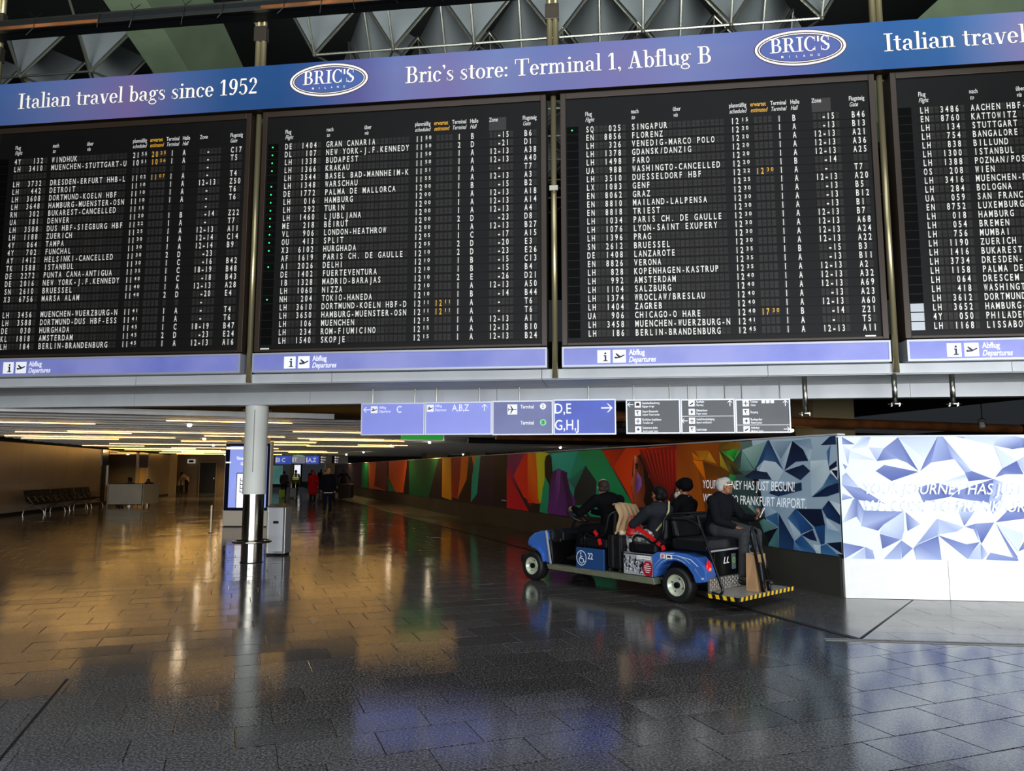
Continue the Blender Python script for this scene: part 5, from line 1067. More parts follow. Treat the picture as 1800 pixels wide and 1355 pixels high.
person('small distant dark-coated traveller left of the beige hoarding', (-15.6, 61, 0), rad(10), dict(WALKB), 'light', '1a1a20', '181818', '201814', voxel=.024)
trolley('black cabin suitcase beside the person in dark hoodie', -13.0, 44.5, rad(10), .42, .28, .62, mat('black_case', '101012', .4))
trolley('green shopping bag at the feet of the grey-jacketed person', -13.75, 44.8, rad(10), .34, .22, .5, mat('green_bag', '6c9420', .6), False)
trolley('brown holdall on the floor next to the pylon', -14.1, 41.0, rad(10), .5, .35, .5, mat('brown_bag', '5c4438', .6), False)
# hoardings, glowing shopfront and screen at the far end
def hoard(px0, px1, pyt, Y, m, label, name='hoarding_board', cat='hoarding', zb=0, pyb=None):
    x0 = (px0 - 900) * Y / 1300; x1 = (px1 - 900) * Y / 1300; z1 = 1.65 + (826 - pyt) * Y / 1304
    if pyb: zb = 1.65 + (826 - pyb) * Y / 1304
    m_ = MB(); m_.box(0, x1 - x0, 0, .12, 0, z1 - zb); o = m_.obj(name, m); o.location = (x0, Y, zb); tag(o, label, cat); return o
HB = mat('beige_hoarding', 'b4a684', .6)
h1 = hoard(575, 609, 814, 60, HB, 'tall beige hoarding board behind the walking man'); h2 = hoard(609, 622, 824, 56, HB, 'lower beige hoarding board at the end of the mural')
for h_, wd in ((h1, 1.56), (h2, .55)):
    m_ = MB(); zt = max(v.co.z for v in h_.data.vertices); m_.box(-.04, .0, -.02, .14, 0, zt + .03); m_.box(wd, wd + .04, -.02, .14, 0, zt + .03); m_.obj('frame_post', SILVER, h_)
o = hoard(484, 500, 818, 62, mat('teal_glow', '6aa8a0', .5, emit=.35, noise=.4, nscale=1), 'pale teal shop window far down the hall by the pylon', 'shop_window', 'shop window', pyb=850)
m_ = MB(); m_.box(-.05, .85, -.05, -.01, -.06, 0); m_.obj('sill', DARK, o)
o = hoard(521, 532, 817, 62, SCW, 'small bright upright screen far down the hall', 'display_screen', 'display', pyb=838)
m_ = MB(); m_.box(-.08, .0, -.03, .1, -.6, 1.1); m_.box(.52, .62, -.03, .1, -.6, 1.1); m_.obj('bezel', DARK, o)
hoard(513, 520, 814, 62, HB, 'narrow beige pillar beside the far bright screen', 'narrow_pillar', 'pillar')

# people at the left
BEND = dict(STAND, head=(0, .42, 1.40), neck=(0, .30, 1.33), chest=(0, .20, 1.20), shL=(-.18, .24, 1.32), shR=(.18, .24, 1.32), elL=(-.2, .36, 1.08), elR=(.2, .36, 1.08), wrL=(-.15, .52, .95), wrR=(.15, .52, .95))
person('worker in pale shirt bending over a cleaning trolley in the recess', (-22.85, 52.6, 0), rad(95), BEND, 'dark', '8c7864', '141418', '141010', voxel=.02)
r = root('cleaning_trolley', 'dark cleaning trolley with two shiny buckets in the recess', 'trolley', (-23.5, 52.6, 0), rad(90))
m_ = MB(); m_.box(-.3, .3, -.25, .25, .12, .6); m_.obj('cabinet', BLK, r, bevel=.02)
m_ = MB(); m_.tube([(-.3, -.22, .6), (-.3, -.22, 1.0), (.3, -.22, 1.0), (.3, -.22, .6)], .02, 6); m_.obj('handle', SILVER, r)
for x in (-.15, .15): m_ = MB(); m_.tube([(x, .27, .3), (x, .27, .5)], .09, 12, r2=.11); m_.obj('bucket', SILVER, r)
for x in (-.25, .25):
    for y in (-.2, .2): m_ = MB(); m_.tube([(x - .02, y, .06), (x + .02, y, .06)], .06, 10); m_.obj('wheel', BLK, r)
SITC = dict(STAND, head=(0, .05, 1.20), neck=(0, .02, 1.06), chest=(0, 0, .88), waist=(0, 0, .68), pelvis=(0, 0, .55), shL=(-.18, .02, 1.01), shR=(.18, .02, 1.01), elL=(-.24, .1, .78), elR=(.24, .1, .78), wrL=(-.18, .32, .75), wrR=(.18, .32, .75), hipL=(-.1, .03, .52), hipR=(.1, .03, .52), knL=(-.11, .45, .50), knR=(.11, .45, .50), anL=(-.11, .43, .09), anR=(.11, .43, .09), toL=(-.11, .57, .04), toR=(.11, .57, .04))
def stool(label, x, y):
    r = root('stool', label, 'stool', (x, y, 0)); m_ = MB(); m_.tube([(0, 0, .34), (0, 0, .39)], .16, 16); m_.obj('seat', FABR, r); m_ = MB(); m_.tube([(0, 0, 0), (0, 0, .38)], .03, 8); m_.tube([(0, 0, 0), (0, 0, .02)], .2, 16); m_.obj('stand', SILVER, r)
person('seated clerk looking out over the left half of the counter screen', (-17.75, 34.8, 0), rad(80), SITC, 'dark', '3c3430', '14141a', '100c0c', voxel=.018, look=(0, 1, 0)); stool('stool under the seated clerk behind the counter', -17.75, 34.8)
person('seated clerk with head bowed, right end of the counter screen', (-17.2, 35.4, 0), rad(200), dict(SITC, head=(0, .16, 1.12)), 'dark', '14141a', '14141a', '100c0c', voxel=.018, look=(0, 1, -.5)); stool('stool under the bowed clerk behind the counter', -17.2, 35.4)

# ------------------------------------------------------------------ electric cart
CA = rad(132.17); CO = Vector((2.048, 9.523, 0))
ev = root('electric_cart', 'blue airport passenger cart numbered 22 with a yellow-striped rear step', 'cart', CO, CA)
def LP(s, lat, z): return (s, -lat, z)            # cart frame: forward, to the right, up
BLU = mat('cart_blue_paint', '3c6cc0', .22, coat=.6, noise=.06, nscale=3)
BLU_D = mat('cart_blue_panel', '24487c', .3, coat=.3)
CREAM = mat('cream_rim', 'c4ccb4', .3, .2)
TYRE = mat('black_tyre', '141414', .55, bump=.3, nscale=40)
def wheel(s, lat, z, R_t, side):
    M = Matrix.Translation(LP(s, lat, z)) @ Matrix.Scale(side, 4, (0, 1, 0))
    w_ = .19; m_ = MB(); m_.lathe([(R_t * .56, -w_ * .42), (R_t * .80, -w_ * .5), (R_t * .95, -w_ * .46), (R_t, -w_ * .3), (R_t, w_ * .3), (R_t * .95, w_ * .46), (R_t * .80, w_ * .5), (R_t * .56, w_ * .42)], 36, M)
    t = m_.obj('wheel', TYRE, ev, smooth=True)
    m_ = MB(); m_.lathe([(R_t * .57, -.08), (R_t * .60, -.098), (R_t * .54, -.09), (R_t * .50, -.055), (R_t * .36, -.04), (R_t * .30, -.05), (0.001, -.055)], 28, M); rm = m_.obj('rim', CREAM, t, smooth=True)
    m_ = MB(); m_.lathe([(.04, -.05), (.038, -.085), (0.001, -.09)], 16, M); m_.obj('hub', BLKM, t)
    m_ = MB()
    for k in range(4):
        a = k * math.pi / 2 + .4; c = M @ Vector((.085 * math.cos(a), -.04, .085 * math.sin(a))); d = M @ Vector((.085 * math.cos(a), -.062, .085 * math.sin(a))); m_.tube([c, d], .010, 6)
    m_.obj('wheel_nuts', SILVER, t)
wheel(2.62, .10, .215, .215, -1); wheel(.0, .10, .215, .222, -1); wheel(2.62, 1.15, .215, .215, 1); wheel(.0, 1.15, .215, .222, 1)
def cprism(name, pts, l0, l1, m, bevel=0, parent=None, **k):
    m_ = MB(); m_.prism(pts, -l0, -l1); return m_.obj(name, m, parent or ev, bevel=bevel, **k)
cprism('floor_pan', [(-.42, .24), (2.3, .24), (2.3, .28), (-.42, .28)], .12, 1.13, BLKM)
cprism('chassis', [(-.4, .14), (2.7, .14), (2.7, .24), (-.4, .24)], .3, .95, BLKM)
RIBS = mat('ribbed_aluminium', 'a8ac90', .35, .6, noise=.3, nscale=50)
cprism('running_board', [(.32, .19), (2.24, .205), (2.28, .275), (.34, .275)], -.01, .14, RIBS, .004); cprism('running_board', [(.32, .19), (2.24, .205), (2.28, .275), (.34, .275)], 1.12, 1.26, RIBS, .004)
hoodp = [(2.235, .28), (2.32, .74), (2.45, .745), (2.60, .70), (2.70, .63), (2.74, .56), (2.72, .50), (2.62, .50), (2.52, .475), (2.43, .43), (2.37, .36), (2.34, .28)]
hd = cprism('front_cowl', hoodp, .03, 1.22, BLU, .025)
cprism('front_bumper', [(2.80, .25), (2.88, .25), (2.88, .36), (2.80, .36)], .02, 1.2, BLK, .02); cprism('bumper_arm', [(2.5, .22), (2.82, .26), (2.82, .31), (2.5, .3)], .3, .9, BLKM)
cprism('cowl_edge_strip', [(2.215, .28), (2.24, .28), (2.335, .755), (2.31, .76)], .012, .04, ALU, .003)
m_ = MB(); m_.prism([(2.62, .50), (2.50, .47), (2.41, .40), (2.37, .30), (2.35, .30), (2.38, .42), (2.48, .50), (2.6, .53)], -.0, -.2); m_.obj('front_fender', BLU, ev)
cprism('dashboard', [(2.02, .62), (2.30, .60), (2.33, .74), (2.12, .80), (2.02, .74)], .08, 1.15, BLK, .02)
cprism('toe_board', [(2.2, .28), (2.24, .28), (2.3, .62), (2.2, .62)], .05, 1.18, BLKM)
m_ = MB(); m_.tube([LP(2.15, .34, .72), LP(1.98, .33, .98)], .024, 8); m_.obj('steering_column', BLK, ev)
m_ = MB(); n = 28; cc = Vector(LP(1.95, .33, 1.00)); ax = Vector((.55, 0, -.83)).normalized(); e1 = Vector((0, 1, 0)); e2 = ax.cross(e1)
m_.tube([cc + (e1 * math.cos(k * 2 * math.pi / n) + e2 * math.sin(k * 2 * math.pi / n)) * .19 for k in range(n)], .016, 8, closed=True)
for k in range(3): a = k * 2.094 + .5; m_.tube([cc, cc + (e1 * math.cos(a) + e2 * math.sin(a)) * .19], .011, 6)
m_.obj('steering_wheel', BLK, ev, smooth=True)
m_ = MB(); m_.box(2.05, 2.2, -.11, -.05, .60, .66); m_.obj('cup_holder', BLK, ev, bevel=.01)
# seats
cprism('seat_base', [(1.17, .28), (1.70, .28), (1.70, .56), (1.17, .56)], .035, 1.19, BLKM)
pn = cprism('side_panel', [(1.18, .275), (1.69, .275), (1.69, .565), (1.18, .565)], .0, .032, BLU_D, .004)
wt = MB(); t = MB(); n = 28
for k in range(n):
    a0, a1 = k * 2 * math.pi / n, (k + 1) * 2 * math.pi / n
    t.add([(.095 * math.cos(a0), 0, .105 * math.sin(a0)), (.095 * math.cos(a1), 0, .105 * math.sin(a1)), (.084 * math.cos(a1), 0, .094 * math.sin(a1)), (.084 * math.cos(a0), 0, .094 * math.sin(a0))], [(0, 1, 2, 3)])
def strk(a, b, w_): 
    a = Vector((a[0], 0, a[1])); b = Vector((b[0], 0, b[1])); d = (b - a).normalized(); p = Vector((-d.z, 0, d.x)) * w_ / 2
    t.add([a + p, b + p, b - p, a - p], [(0, 1, 2, 3)])
strk((-.012, .045), (-.012, -.01), .014); strk((-.012, -.005), (.03, -.01), .013); strk((.03, -.005), (.045, -.05), .013); strk((.045, -.05), (.06, -.045), .012); strk((-.01, .022), (.022, .022), .01)
t.add([(-.012 + .013 * math.cos(k * math.pi / 6), 0, .065 + .013 * math.sin(k * math.pi / 6)) for k in range(12)], [tuple(range(12))])
for k in range(13):
    a0 = rad(110 + k * 17); a1 = rad(110 + (k + 1) * 17); strk((.0 + .042 * math.cos(a0), -.03 + .042 * math.sin(a0)), (.042 * math.cos(a1), -.03 + .042 * math.sin(a1)), .010)
put_text(t, '22', .12, -.005, .085, .8, bold=.012)
m_ = MB(); m_.add([(1.585 - p[0], .004, .42 + p[2]) for p in t.v], t.f); m_.obj('lettering', mat('cart_white', 'e4ecf4', .4, emit=.05), pn)
def cushion(name, s0, s1, l0, l1, z0, z1, m=VINYL, b=.03): return cprism(name, [(s0, z0), (s1, z0), (s1, z1), (s0, z1)], l0, l1, m, b)
cushion('seat_cushion', 1.16, 1.68, .06, 1.17, .565, .70); cushion('seat_cushion', .33, .80, .06, 1.17, .565, .69); cushion('seat_cushion', -.47, .06, .03, 1.19, .665, .80)
cprism('backrest', [(1.06, .74), (1.12, .74), (1.10, 1.10), (1.03, 1.10)], .12, .60, VINYL, .03); cprism('backrest', [(1.06, .74), (1.12, .74), (1.10, 1.10), (1.03, 1.10)], .66, 1.15, VINYL, .03)
cprism('backrest', [(.20, .74), (.28, .74), (.26, 1.06), (.19, 1.06)], .10, .60, VINYL, .03); cprism('backrest', [(.20, .74), (.28, .74), (.26, 1.06), (.19, 1.06)], .66, 1.15, VINYL, .03)
cprism('backrest', [(.02, .80), (.12, .80), (.15, 1.05), (.09, 1.05)], .12, .62, VINYL, .03); cprism('backrest', [(.02, .80), (.12, .80), (.15, 1.05), (.09, 1.05)], .68, 1.15, VINYL, .03)
cprism('cushion_edge_strip', [(-.482, .655), (-.47, .655), (-.47, .675), (-.482, .675)], .04, 1.18, ALU)
cprism('seat_base', [(.36, .28), (.82, .28), (.82, .56), (.36, .56)], .035, 1.19, BLKM)
ad = cprism('side_panel', [(.35, .285), (.825, .285), (.825, .565), (.35, .565)], .0, .032, mat('grey_photo_panel', 'a4a8ac', .4), .004)
random.seed(11)
m_ = MB()
for k in range(60):
    x = random.uniform(.47, .80); z = random.uniform(.30, .49); a = random.uniform(.006, .022); b = random.uniform(.01, .05); m_.box(x, min(x + a, .82), .001, .003, z, z + b)
m_.box(.355, .82, .001, .0025, .545, .56); m_.obj('photo_print', mat('dark_print', '1c1e24', .4), ad)
m_ = MB(); m_.box(.375, .60, .003, .005, .495, .54); 
for k in range(20): x = random.uniform(.47, .80); z = random.uniform(.31, .48); m_.box(x, x + .012, .0035, .0045, z, z + .02)
m_.obj('white_label', HDRW, ad)
m_ = MB(); put_text(m_, 'barrierfrei', 0, 0, .02, width=.2); m_ = (lambda q: (MB().add([(.59 - p[0], .0065, .51 + p[2]) for p in q.v], q.f)))(m_); m_.obj('label_text', INK, ad)
m_ = MB(); cr_ = [(.35, .30), (.38, .287), (.44, .287), (.49, .31), (.505, .37), (.49, .44), (.45, .475), (.39, .475), (.36, .455), (.35, .42)]; m_.prism(cr_, .004, .007); m_.obj('red_badge', mat('badge_red', 'b01830', .35), ad)
m_ = MB()
for k, wd in enumerate((.05, .10, .11, .09, .06)): m_.box(.425 - wd / 2, .425 + wd / 2, .0072, .0085, .435 - k * .026, .445 - k * .026)
m_.obj('badge_lines', HDRW, ad)
# rear bodywork
fen = [(.35, .565), (.27, .605), (.05, .625), (-.15, .62), (-.32, .585), (-.41, .50), (-.46, .42), (-.44, .30), (-.36, .285)] + [(.31 * math.cos(rad(a)), .215 + .31 * math.sin(rad(a))) for a in (168, 150, 130, 110, 90, 70, 50, 30, 15)] + [(.33, .28)]
for l0, l1 in ((-.012, .22), (1.03, 1.26)): cprism('rear_fender', fen, l0, l1, BLU, .012)
m_ = MB()
for a0, a1, r_ in ((20, 120, .335), (30, 130, .375)):
    for k in range(12):
        p0 = rad(a0 + (a1 - a0) * k / 12); p1 = rad(a0 + (a1 - a0) * (k + 1) / 12)
        m_.add([(r_ * math.cos(p), .015, .215 + q * math.sin(p)) for p, q in ((p0, r_), (p1, r_), (p1, r_ - .006), (p0, r_ - .006))], [(0, 1, 2, 3)])
for pp in ([(-.05, .59), (-.25, .56), (-.36, .48), (-.35, .475), (-.24, .55), (-.05, .584)], [(-.30, .46), (-.40, .33), (-.43, .33), (-.42, .36), (-.41, .35), (-.39, .345), (-.31, .44)], [(.2, .602), (.0, .612), (.0, .605), (.2, .595)]): m_.add([(a, .0155, b) for a, b in pp], [tuple(range(len(pp)))])
m_.obj('fender_stripes', mat('cart_white2', 'd4e0f0', .4), ev)
m_ = MB(); m_.box(.14, .21, .0135, .0155, .535, .59); m_.box(.03, .125, .0135, .0155, .535, .59); m_.obj('sticker', HDRW, ev)
m_ = MB(); n = 16
for k in range(n): a0 = k * 2 * math.pi / n; a1 = a0 + 2 * math.pi / n; m_.add([(.175 + q * math.cos(a), .017, .5625 + q * math.sin(a)) for a, q in ((a0, .024), (a1, .024), (a1, .018), (a0, .018))], [(0, 1, 2, 3)])
m_.add([(.175 - .02, .017, .5625 + .01), (.175 - .01, .017, .5625 + .02), (.175 + .02, .017, .5625 - .01), (.175 + .01, .017, .5625 - .02)], [(0, 1, 2, 3)]); m_.obj('prohibition_ring', mat('ring_red', 'b02030', .4), ev)
m_ = MB(); m_.box(.05, .105, .016, .017, .55, .575); m_.obj('sticker_print', INK, ev)
cprism('rear_body', [(-.42, .26), (.34, .26), (.34, .60), (.1, .655), (-.44, .655)], .22, 1.03, BLKM, .01)
TL = mat('tail_light_red', 'd01018', .2, emit=.55)
m_ = MB(); m_.add(*_ell(LP(-.435, .085, .47), (.018, .05, .085), n=8)); m_.obj('tail_light', TL, ev, smooth=True); m_ = MB(); m_.add(*_ell(LP(-.435, 1.14, .47), (.018, .05, .085), n=8)); m_.obj('tail_light', TL, ev, smooth=True)
m_ = MB(); m_.add(*_ell(LP(-.455, .085, .45), (.012, .02, .02), n=6)); m_.obj('glowing_lamp', mat('lamp_glow', 'ff5030', .3, emit=3), ev)
m_ = MB()
for x in (.40, .47): m_.add([(-.4435, -x, .49), (-.4435, -x - .02, .49), (-.4435, -x - .05, .57), (-.4435, -x - .03, .57)], [(0, 1, 2, 3)]); m_.add([(-.4435, -x, .49), (-.4435, -x - .06, .49), (-.4435, -x - .06, .503), (-.4435, -x, .503)], [(0, 1, 2, 3)])
m_.obj('emblem', HDRW, ev)
m_ = MB(); m_.box(-.447, -.443, -.68, -.59, .41, .60); m_.obj('sticker', mat('grey_sticker', '6c7c84', .4), ev)
m_ = MB()
for k in range(14): a0 = k * 2 * math.pi / 14; a1 = a0 + .45; m_.add([(-.449, -.635 + q * math.cos(a), .52 + q * math.sin(a)) for a, q in ((a0, .034), (a1, .034), (a1, .022), (a0, .022))], [(0, 1, 2, 3)])
m_.obj('green_ring', mat('ring_green', '90d020', .4, emit=.2), ev)
# kick plate and rear step
CHK = mat('checker_plate', 'a09c98', .3, .8)
def studs(mb, x0, x1, y0, y1, nx, ny, z, vert=False):
    for i in range(nx):
        for j in range(ny):
            cx = x0 + (i + .5) * (x1 - x0) / nx; cy = y0 + (j + .5) * (y1 - y0) / ny; a = .014; b = .005
            if (i + j) % 2: a, b = b, a
            if vert: mb.box(z - .004, z, cx - a, cx + a, cy - b, cy + b)
            else: mb.box(cx - a, cx + a, cy - b, cy + b, z, z + .003)
kp = cprism('kick_plate', [(-.45, .17), (-.43, .17), (-.43, .34), (-.45, .34)], .06, 1.15, CHK); m_ = MB(); studs(m_, -1.14, -.08, .19, .33, 26, 5, -.451, True); m_.obj('stud_relief', mat('bright_stud', 'd8d4cc', .25, .9), kp)
st = cprism('rear_step', [(-.88, .145), (-.43, .145), (-.43, .17), (-.88, .17)], .0, 1.25, CHK); m_ = MB(); studs(m_, -.87, -.45, -1.24, -.01, 14, 38, .170); m_.obj('stud_relief', MATS['bright_stud'], st)
YEL = mat('hazard_yellow', 'f0c418', .4); n = 0
for k in range(26):
    l0 = k * .05 - .02; m_ = MB(); m_.prism([(-l0, .125), (-l0 - .05, .125), (-l0 - .065, .172), (-l0 - .015, .172)], -.892, -.882, axis='x'); m_.obj('edge_stripe', YEL if k % 2 else BLK, st)
for k in range(9):
    s_ = -.89 + k * .05; m_ = MB(); m_.prism([(s_, .125), (s_ + .05, .125), (s_ + .065, .172), (s_ + .015, .172)], .002, .012); m_.obj('edge_stripe', YEL if k % 2 else BLK, st)
cprism('step_bracket', [(-.8, .10), (-.35, .12), (-.35, .15), (-.8, .145)], .35, .9, BLKM)
# rails
RL = mat('black_rail', '1c1e20', .3, .6)
def rail(pts, r=.017, name='hand_rail'):
    P = [Vector(LP(*p)) for p in pts]; Q = [P[0]]
    for i in range(1, len(P) - 1):
        a, b, c = P[i - 1], P[i], P[i + 1]; r0 = min(.07, (b - a).length / 2.2, (c - b).length / 2.2)
        s0 = b + (a - b).normalized() * r0; s1 = b + (c - b).normalized() * r0
        for k in range(5): t_k = k / 4; Q.append(s0 * (1 - t_k) ** 2 + b * 2 * t_k * (1 - t_k) + s1 * t_k ** 2)
    Q.append(P[-1]); m_ = MB(); m_.tube(Q, r, 8); m_.obj(name, RL, ev, smooth=True)
rail([(1.56, .04, .55), (1.56, .04, .77), (1.37, .05, .70), (1.18, .05, .77), (1.12, .06, 1.05), (1.02, .16, 1.10), (1.02, .6, 1.10)])
rail([(.70, .04, .57), (.68, .04, .79), (.54, .05, .79), (.36, .05, .69), (.21, .05, .84), (.2, .06, 1.03), (.17, .14, 1.08), (.17, 1.1, 1.08)])
rail([(.14, .04, 1.03), (-.20, .03, 1.03), (-.38, .02, .96), (-.49, .02, .68), (-.66, .03, .22), (-.62, .03, .165), (-.5, .05, .18)])
rail([(1.02, 1.2, .6), (1.02, 1.2, 1.08), (1.3, 1.2, .8), (1.5, 1.2, .58)]); rail([(.17, 1.2, .58), (.17, 1.2, 1.05), (-.3, 1.2, 1.03), (-.49, 1.22, .68), (-.64, 1.22, .2)])
rail([(-.86, .60, .16), (-.78, .50, .90), (-.77, .57, .955), (-.76, .66, .90), (-.84, .78, .16)], .019)
rail([(-.87, .63, .10), (-.84, .62, .30), (-.85, .76, .30), (-.87, .77, .10)], .014)
m_ = MB(); m_.tube([LP(-.83, .66, .2), LP(-.81, .64, .52)], .03, 10); m_.obj('gas_strut', BLKM, ev)
RED = mat('red_belt', 'd01418', .5, emit=.04)
def belt(pts, w_=.028, name='seat_belt'):
    m_ = MB(); P = [Vector(LP(*p)) for p in pts]
    for a, b in zip(P, P[1:]):
        d = (b - a).normalized(); s_ = d.cross(Vector((0, 1, 0))).normalized() * w_; o_ = Vector((0, .004, 0)); m_.add([a - s_, b - s_, b + s_, a + s_, a - s_ + o_, b - s_ + o_, b + s_ + o_, a + s_ + o_], [(0, 1, 2, 3), (4, 5, 6, 7), (0, 1, 5, 4), (3, 2, 6, 7), (0, 3, 7, 4), (1, 2, 6, 5)])
    m_.obj(name, RED, ev)
belt([(.72, .10, .90), (.52, .085, .83), (.27, .07, .69)]); belt([(1.42, .09, .80), (1.36, .09, .74)]); belt([(1.30, .05, .70), (1.27, .05, .62)]); belt([(.22, .05, .69), (.20, .05, .63)])
belt([(.06, .12, .79), (.05, .12, .72)]); m_ = MB(); m_.box(.045, .065, -.118, -.112, .72, .78); m_.obj('belt_buckle', mat('amber_buckle', 'd09030', .4), ev)

p = at(1727, 748, 2.72)
pj = root('ceiling_projector', 'small pale ceiling lamp head hanging over the lit mural near the right edge', 'lamp', (p.x, p.y, 2.66))
m_ = MB(); m_.lathe([(0, 0), (.06, 0), (.075, .05), (.06, .13), (0, .14)], 14, Matrix.Rotation(rad(70), 4, 'X')); m_.obj('lamp_head', mat('aged_white_metal', 'b0a898', .5), pj)
m_ = MB(); m_.tube([(.09, 0, .04), (.1, 0, .2), (0, 0, .24), (-.1, 0, .2), (-.09, 0, .04)], .01, 6); m_.obj('yoke', BLKM, pj); m_ = MB(); m_.tube([(0, 0, .24), (0, 0, 1.1)], .012, 6); m_.obj('stem', BLKM, pj)

# what the cart carries
def cart_world(s, lat, z=0): return CO + Vector((math.cos(CA), math.sin(CA), 0)) * s + Vector((math.cos(CA - math.pi / 2), math.sin(CA - math.pi / 2), 0)) * lat + Vector((0, 0, z))
cs = root('hard_suitcase', 'upright black hard-shell suitcase riding between the number 22 panel and the photo panel', 'suitcase', cart_world(1.015, .16, .285), CA)
m_ = MB(); m_.box(-.125, -.003, -.13, .13, .03, .49); m_.obj('shell_half', VINYL, cs, bevel=.035); m_ = MB(); m_.box(.003, .125, -.13, .13, .03, .49); m_.obj('shell_half', VINYL, cs, bevel=.035)
m_ = MB(); m_.box(-.06, .06, -.03, .03, .49, .515); m_.obj('carry_handle', SILVER, cs, bevel=.008)
for a in (-1, 1): m_ = MB(); m_.tube([(a * .09, .08, .02), (a * .09, .12, .02)], .02, 8); m_.obj('wheel', SILVER, cs)
bg = root('paper_bag', 'tan paper carrier bag standing on the rear step', 'bag', cart_world(-.74, .66, .174), CA)
KR = mat('kraft_paper', 'a8845c', .75, noise=.15, nscale=6)
m_ = MB(); m_.add([(-.07, -.13, 0), (.07, -.13, 0), (.07, .13, 0), (-.07, .13, 0), (-.05, -.14, .44), (.05, -.12, .45), (.05, .14, .46), (-.05, .12, .44)], [(0, 1, 2, 3), (0, 1, 5, 4), (1, 2, 6, 5), (2, 3, 7, 6), (3, 0, 4, 7)]); m_.obj('bag_body', KR, bg)
m_ = MB(); m_.tube([(-.05, -.06, .44), (-.05, -.05, .54), (-.05, .05, .54), (-.05, .06, .44)], .005, 6); m_.tube([(.05, -.06, .45), (.05, -.05, .55), (.05, .05, .55), (.05, .06, .45)], .005, 6); m_.obj('cord_handle', BLK, bg)

FWD = CA - math.pi / 2; GRP = None
SEAT = lambda z: dict(pelvis=(0, 0, z + .10), waist=(0, .0, z + .24), chest=(0, .01, z + .40), neck=(0, .02, z + .56), head=(0, .05, z + .69), shL=(-.19, .01, z + .52), shR=(.19, .01, z + .52),
                      hipL=(-.10, .04, z + .09), hipR=(.10, .04, z + .09), knL=(-.12, .46, z + .09), knR=(.12, .46, z + .09), anL=(-.12, .50, z - .30), anR=(.12, .50, z - .30), toL=(-.13, .63, z - .35), toR=(.13, .63, z - .35))
# driver
P1 = SEAT(.70); P1.update(chest=(.02, .06, 1.11), neck=(.0, .13, 1.28), head=(-.01, .17, 1.405), shL=(-.18, .16, 1.23), shR=(.2, .05, 1.22), elL=(-.30, .36, 1.04), wrL=(-.20, .585, 1.10), elR=(.30, .28, 1.0), wrR=(.14, .53, 1.04), anL=(-.12, .60, .40), anR=(.12, .62, .40), toL=(-.12, .74, .36), toR=(.12, .76, .36), knL=(-.13, .46, .80), knR=(.13, .46, .80), handL=((.35, .8, .1), (-.3, 0, 1), 1, .9), handR=((-.2, .8, .1), (.3, 0, 1), -1, .9))
def collar(r, J):
    m_ = MB(); n = 20; m_.tube([(J['neck'].x + .064 * math.cos(k * 2 * math.pi / n), J['neck'].y + .01 + .066 * math.sin(k * 2 * math.pi / n), J['neck'].z + .028) for k in range(n)], .011, 6, closed=True); m_.obj('shirt_collar', mat('white_cloth', 'e8e6e0', .8), r)
person('driver in black suit with cropped greying hair, hand on the steering wheel', cart_world(1.30, .36), FWD, P1, 'light', '0e0e10', '121214', '2a2420', '0c0c0c', .0085, look=(.55, .8, -.12), bald=True, extra=collar, bulk=1.12)
# woman
def womanx(r, J):
    collar(r, J)
    m_ = MB(); P = [Vector(p) for p in ((.06, -.115, 1.24), (-.02, -.165, 1.12), (-.10, -.165, 1.0), (-.20, -.09, .86))]
    for a, b in zip(P, P[1:]): d = (b - a).normalized(); s_ = d.cross(Vector((0, 1, 0))).normalized() * .013; m_.add([a - s_, b - s_, b + s_, a + s_, a - s_ + Vector((0, .008, 0)), b - s_ + Vector((0, .008, 0)), b + s_ + Vector((0, .008, 0)), a + s_ + Vector((0, .008, 0))], [(0, 1, 2, 3), (4, 5, 6, 7), (0, 1, 5, 4), (3, 2, 6, 7)])
    m_.obj('bag_strap', mat('cream_strap', 'c8c890', .5), r)
    blob('hair_bun', [('e', J['head'] + Vector((.01, -.095, .0)), (.055, .05, .06)), ('c', J['head'] + Vector((-.05, -.04, -.03)), .045, J['head'] + Vector((.05, -.04, -.03)), .045), ('c', J['head'] + Vector((0, -.06, -.03)), .05, J['head'] + Vector((0, -.07, .04)), .055)], .008, mat('hair_0c0808', '0c0808', .5, spec=.2), r)
P2 = SEAT(.68); P2.update(chest=(.0, .01, 1.02), neck=(.0, .0, 1.18), head=(-.01, .01, 1.315), shL=(-.20, .04, 1.11), shR=(.17, .0, 1.12), elL=(-.24, .26, .93), wrL=(-.16, .36, .90), elR=(.26, .12, .88), wrR=(.1, .34, .86), knL=(-.12, .40, .77), knR=(.12, .40, .77), anL=(-.12, .44, .36), anR=(.12, .44, .36), toL=(-.12, .56, .32), toR=(.12, .56, .32), handL=((.2, .6, -.3), (-.5, 0, 1), 1, .6))
LEO = mat('black_white_patterned_cloth', 'e0e0dc', .8, noise=1, nscale=22, col2='101010')
person('woman with black hair bun, charcoal jacket and cream bag strap', cart_world(.46, .33), FWD, P2, 'brown', '26282c', '101010', '0c0808', '141414', .0085, look=(.30, .95, -.05), extra=womanx, trmat=LEO, bulk=1.1)
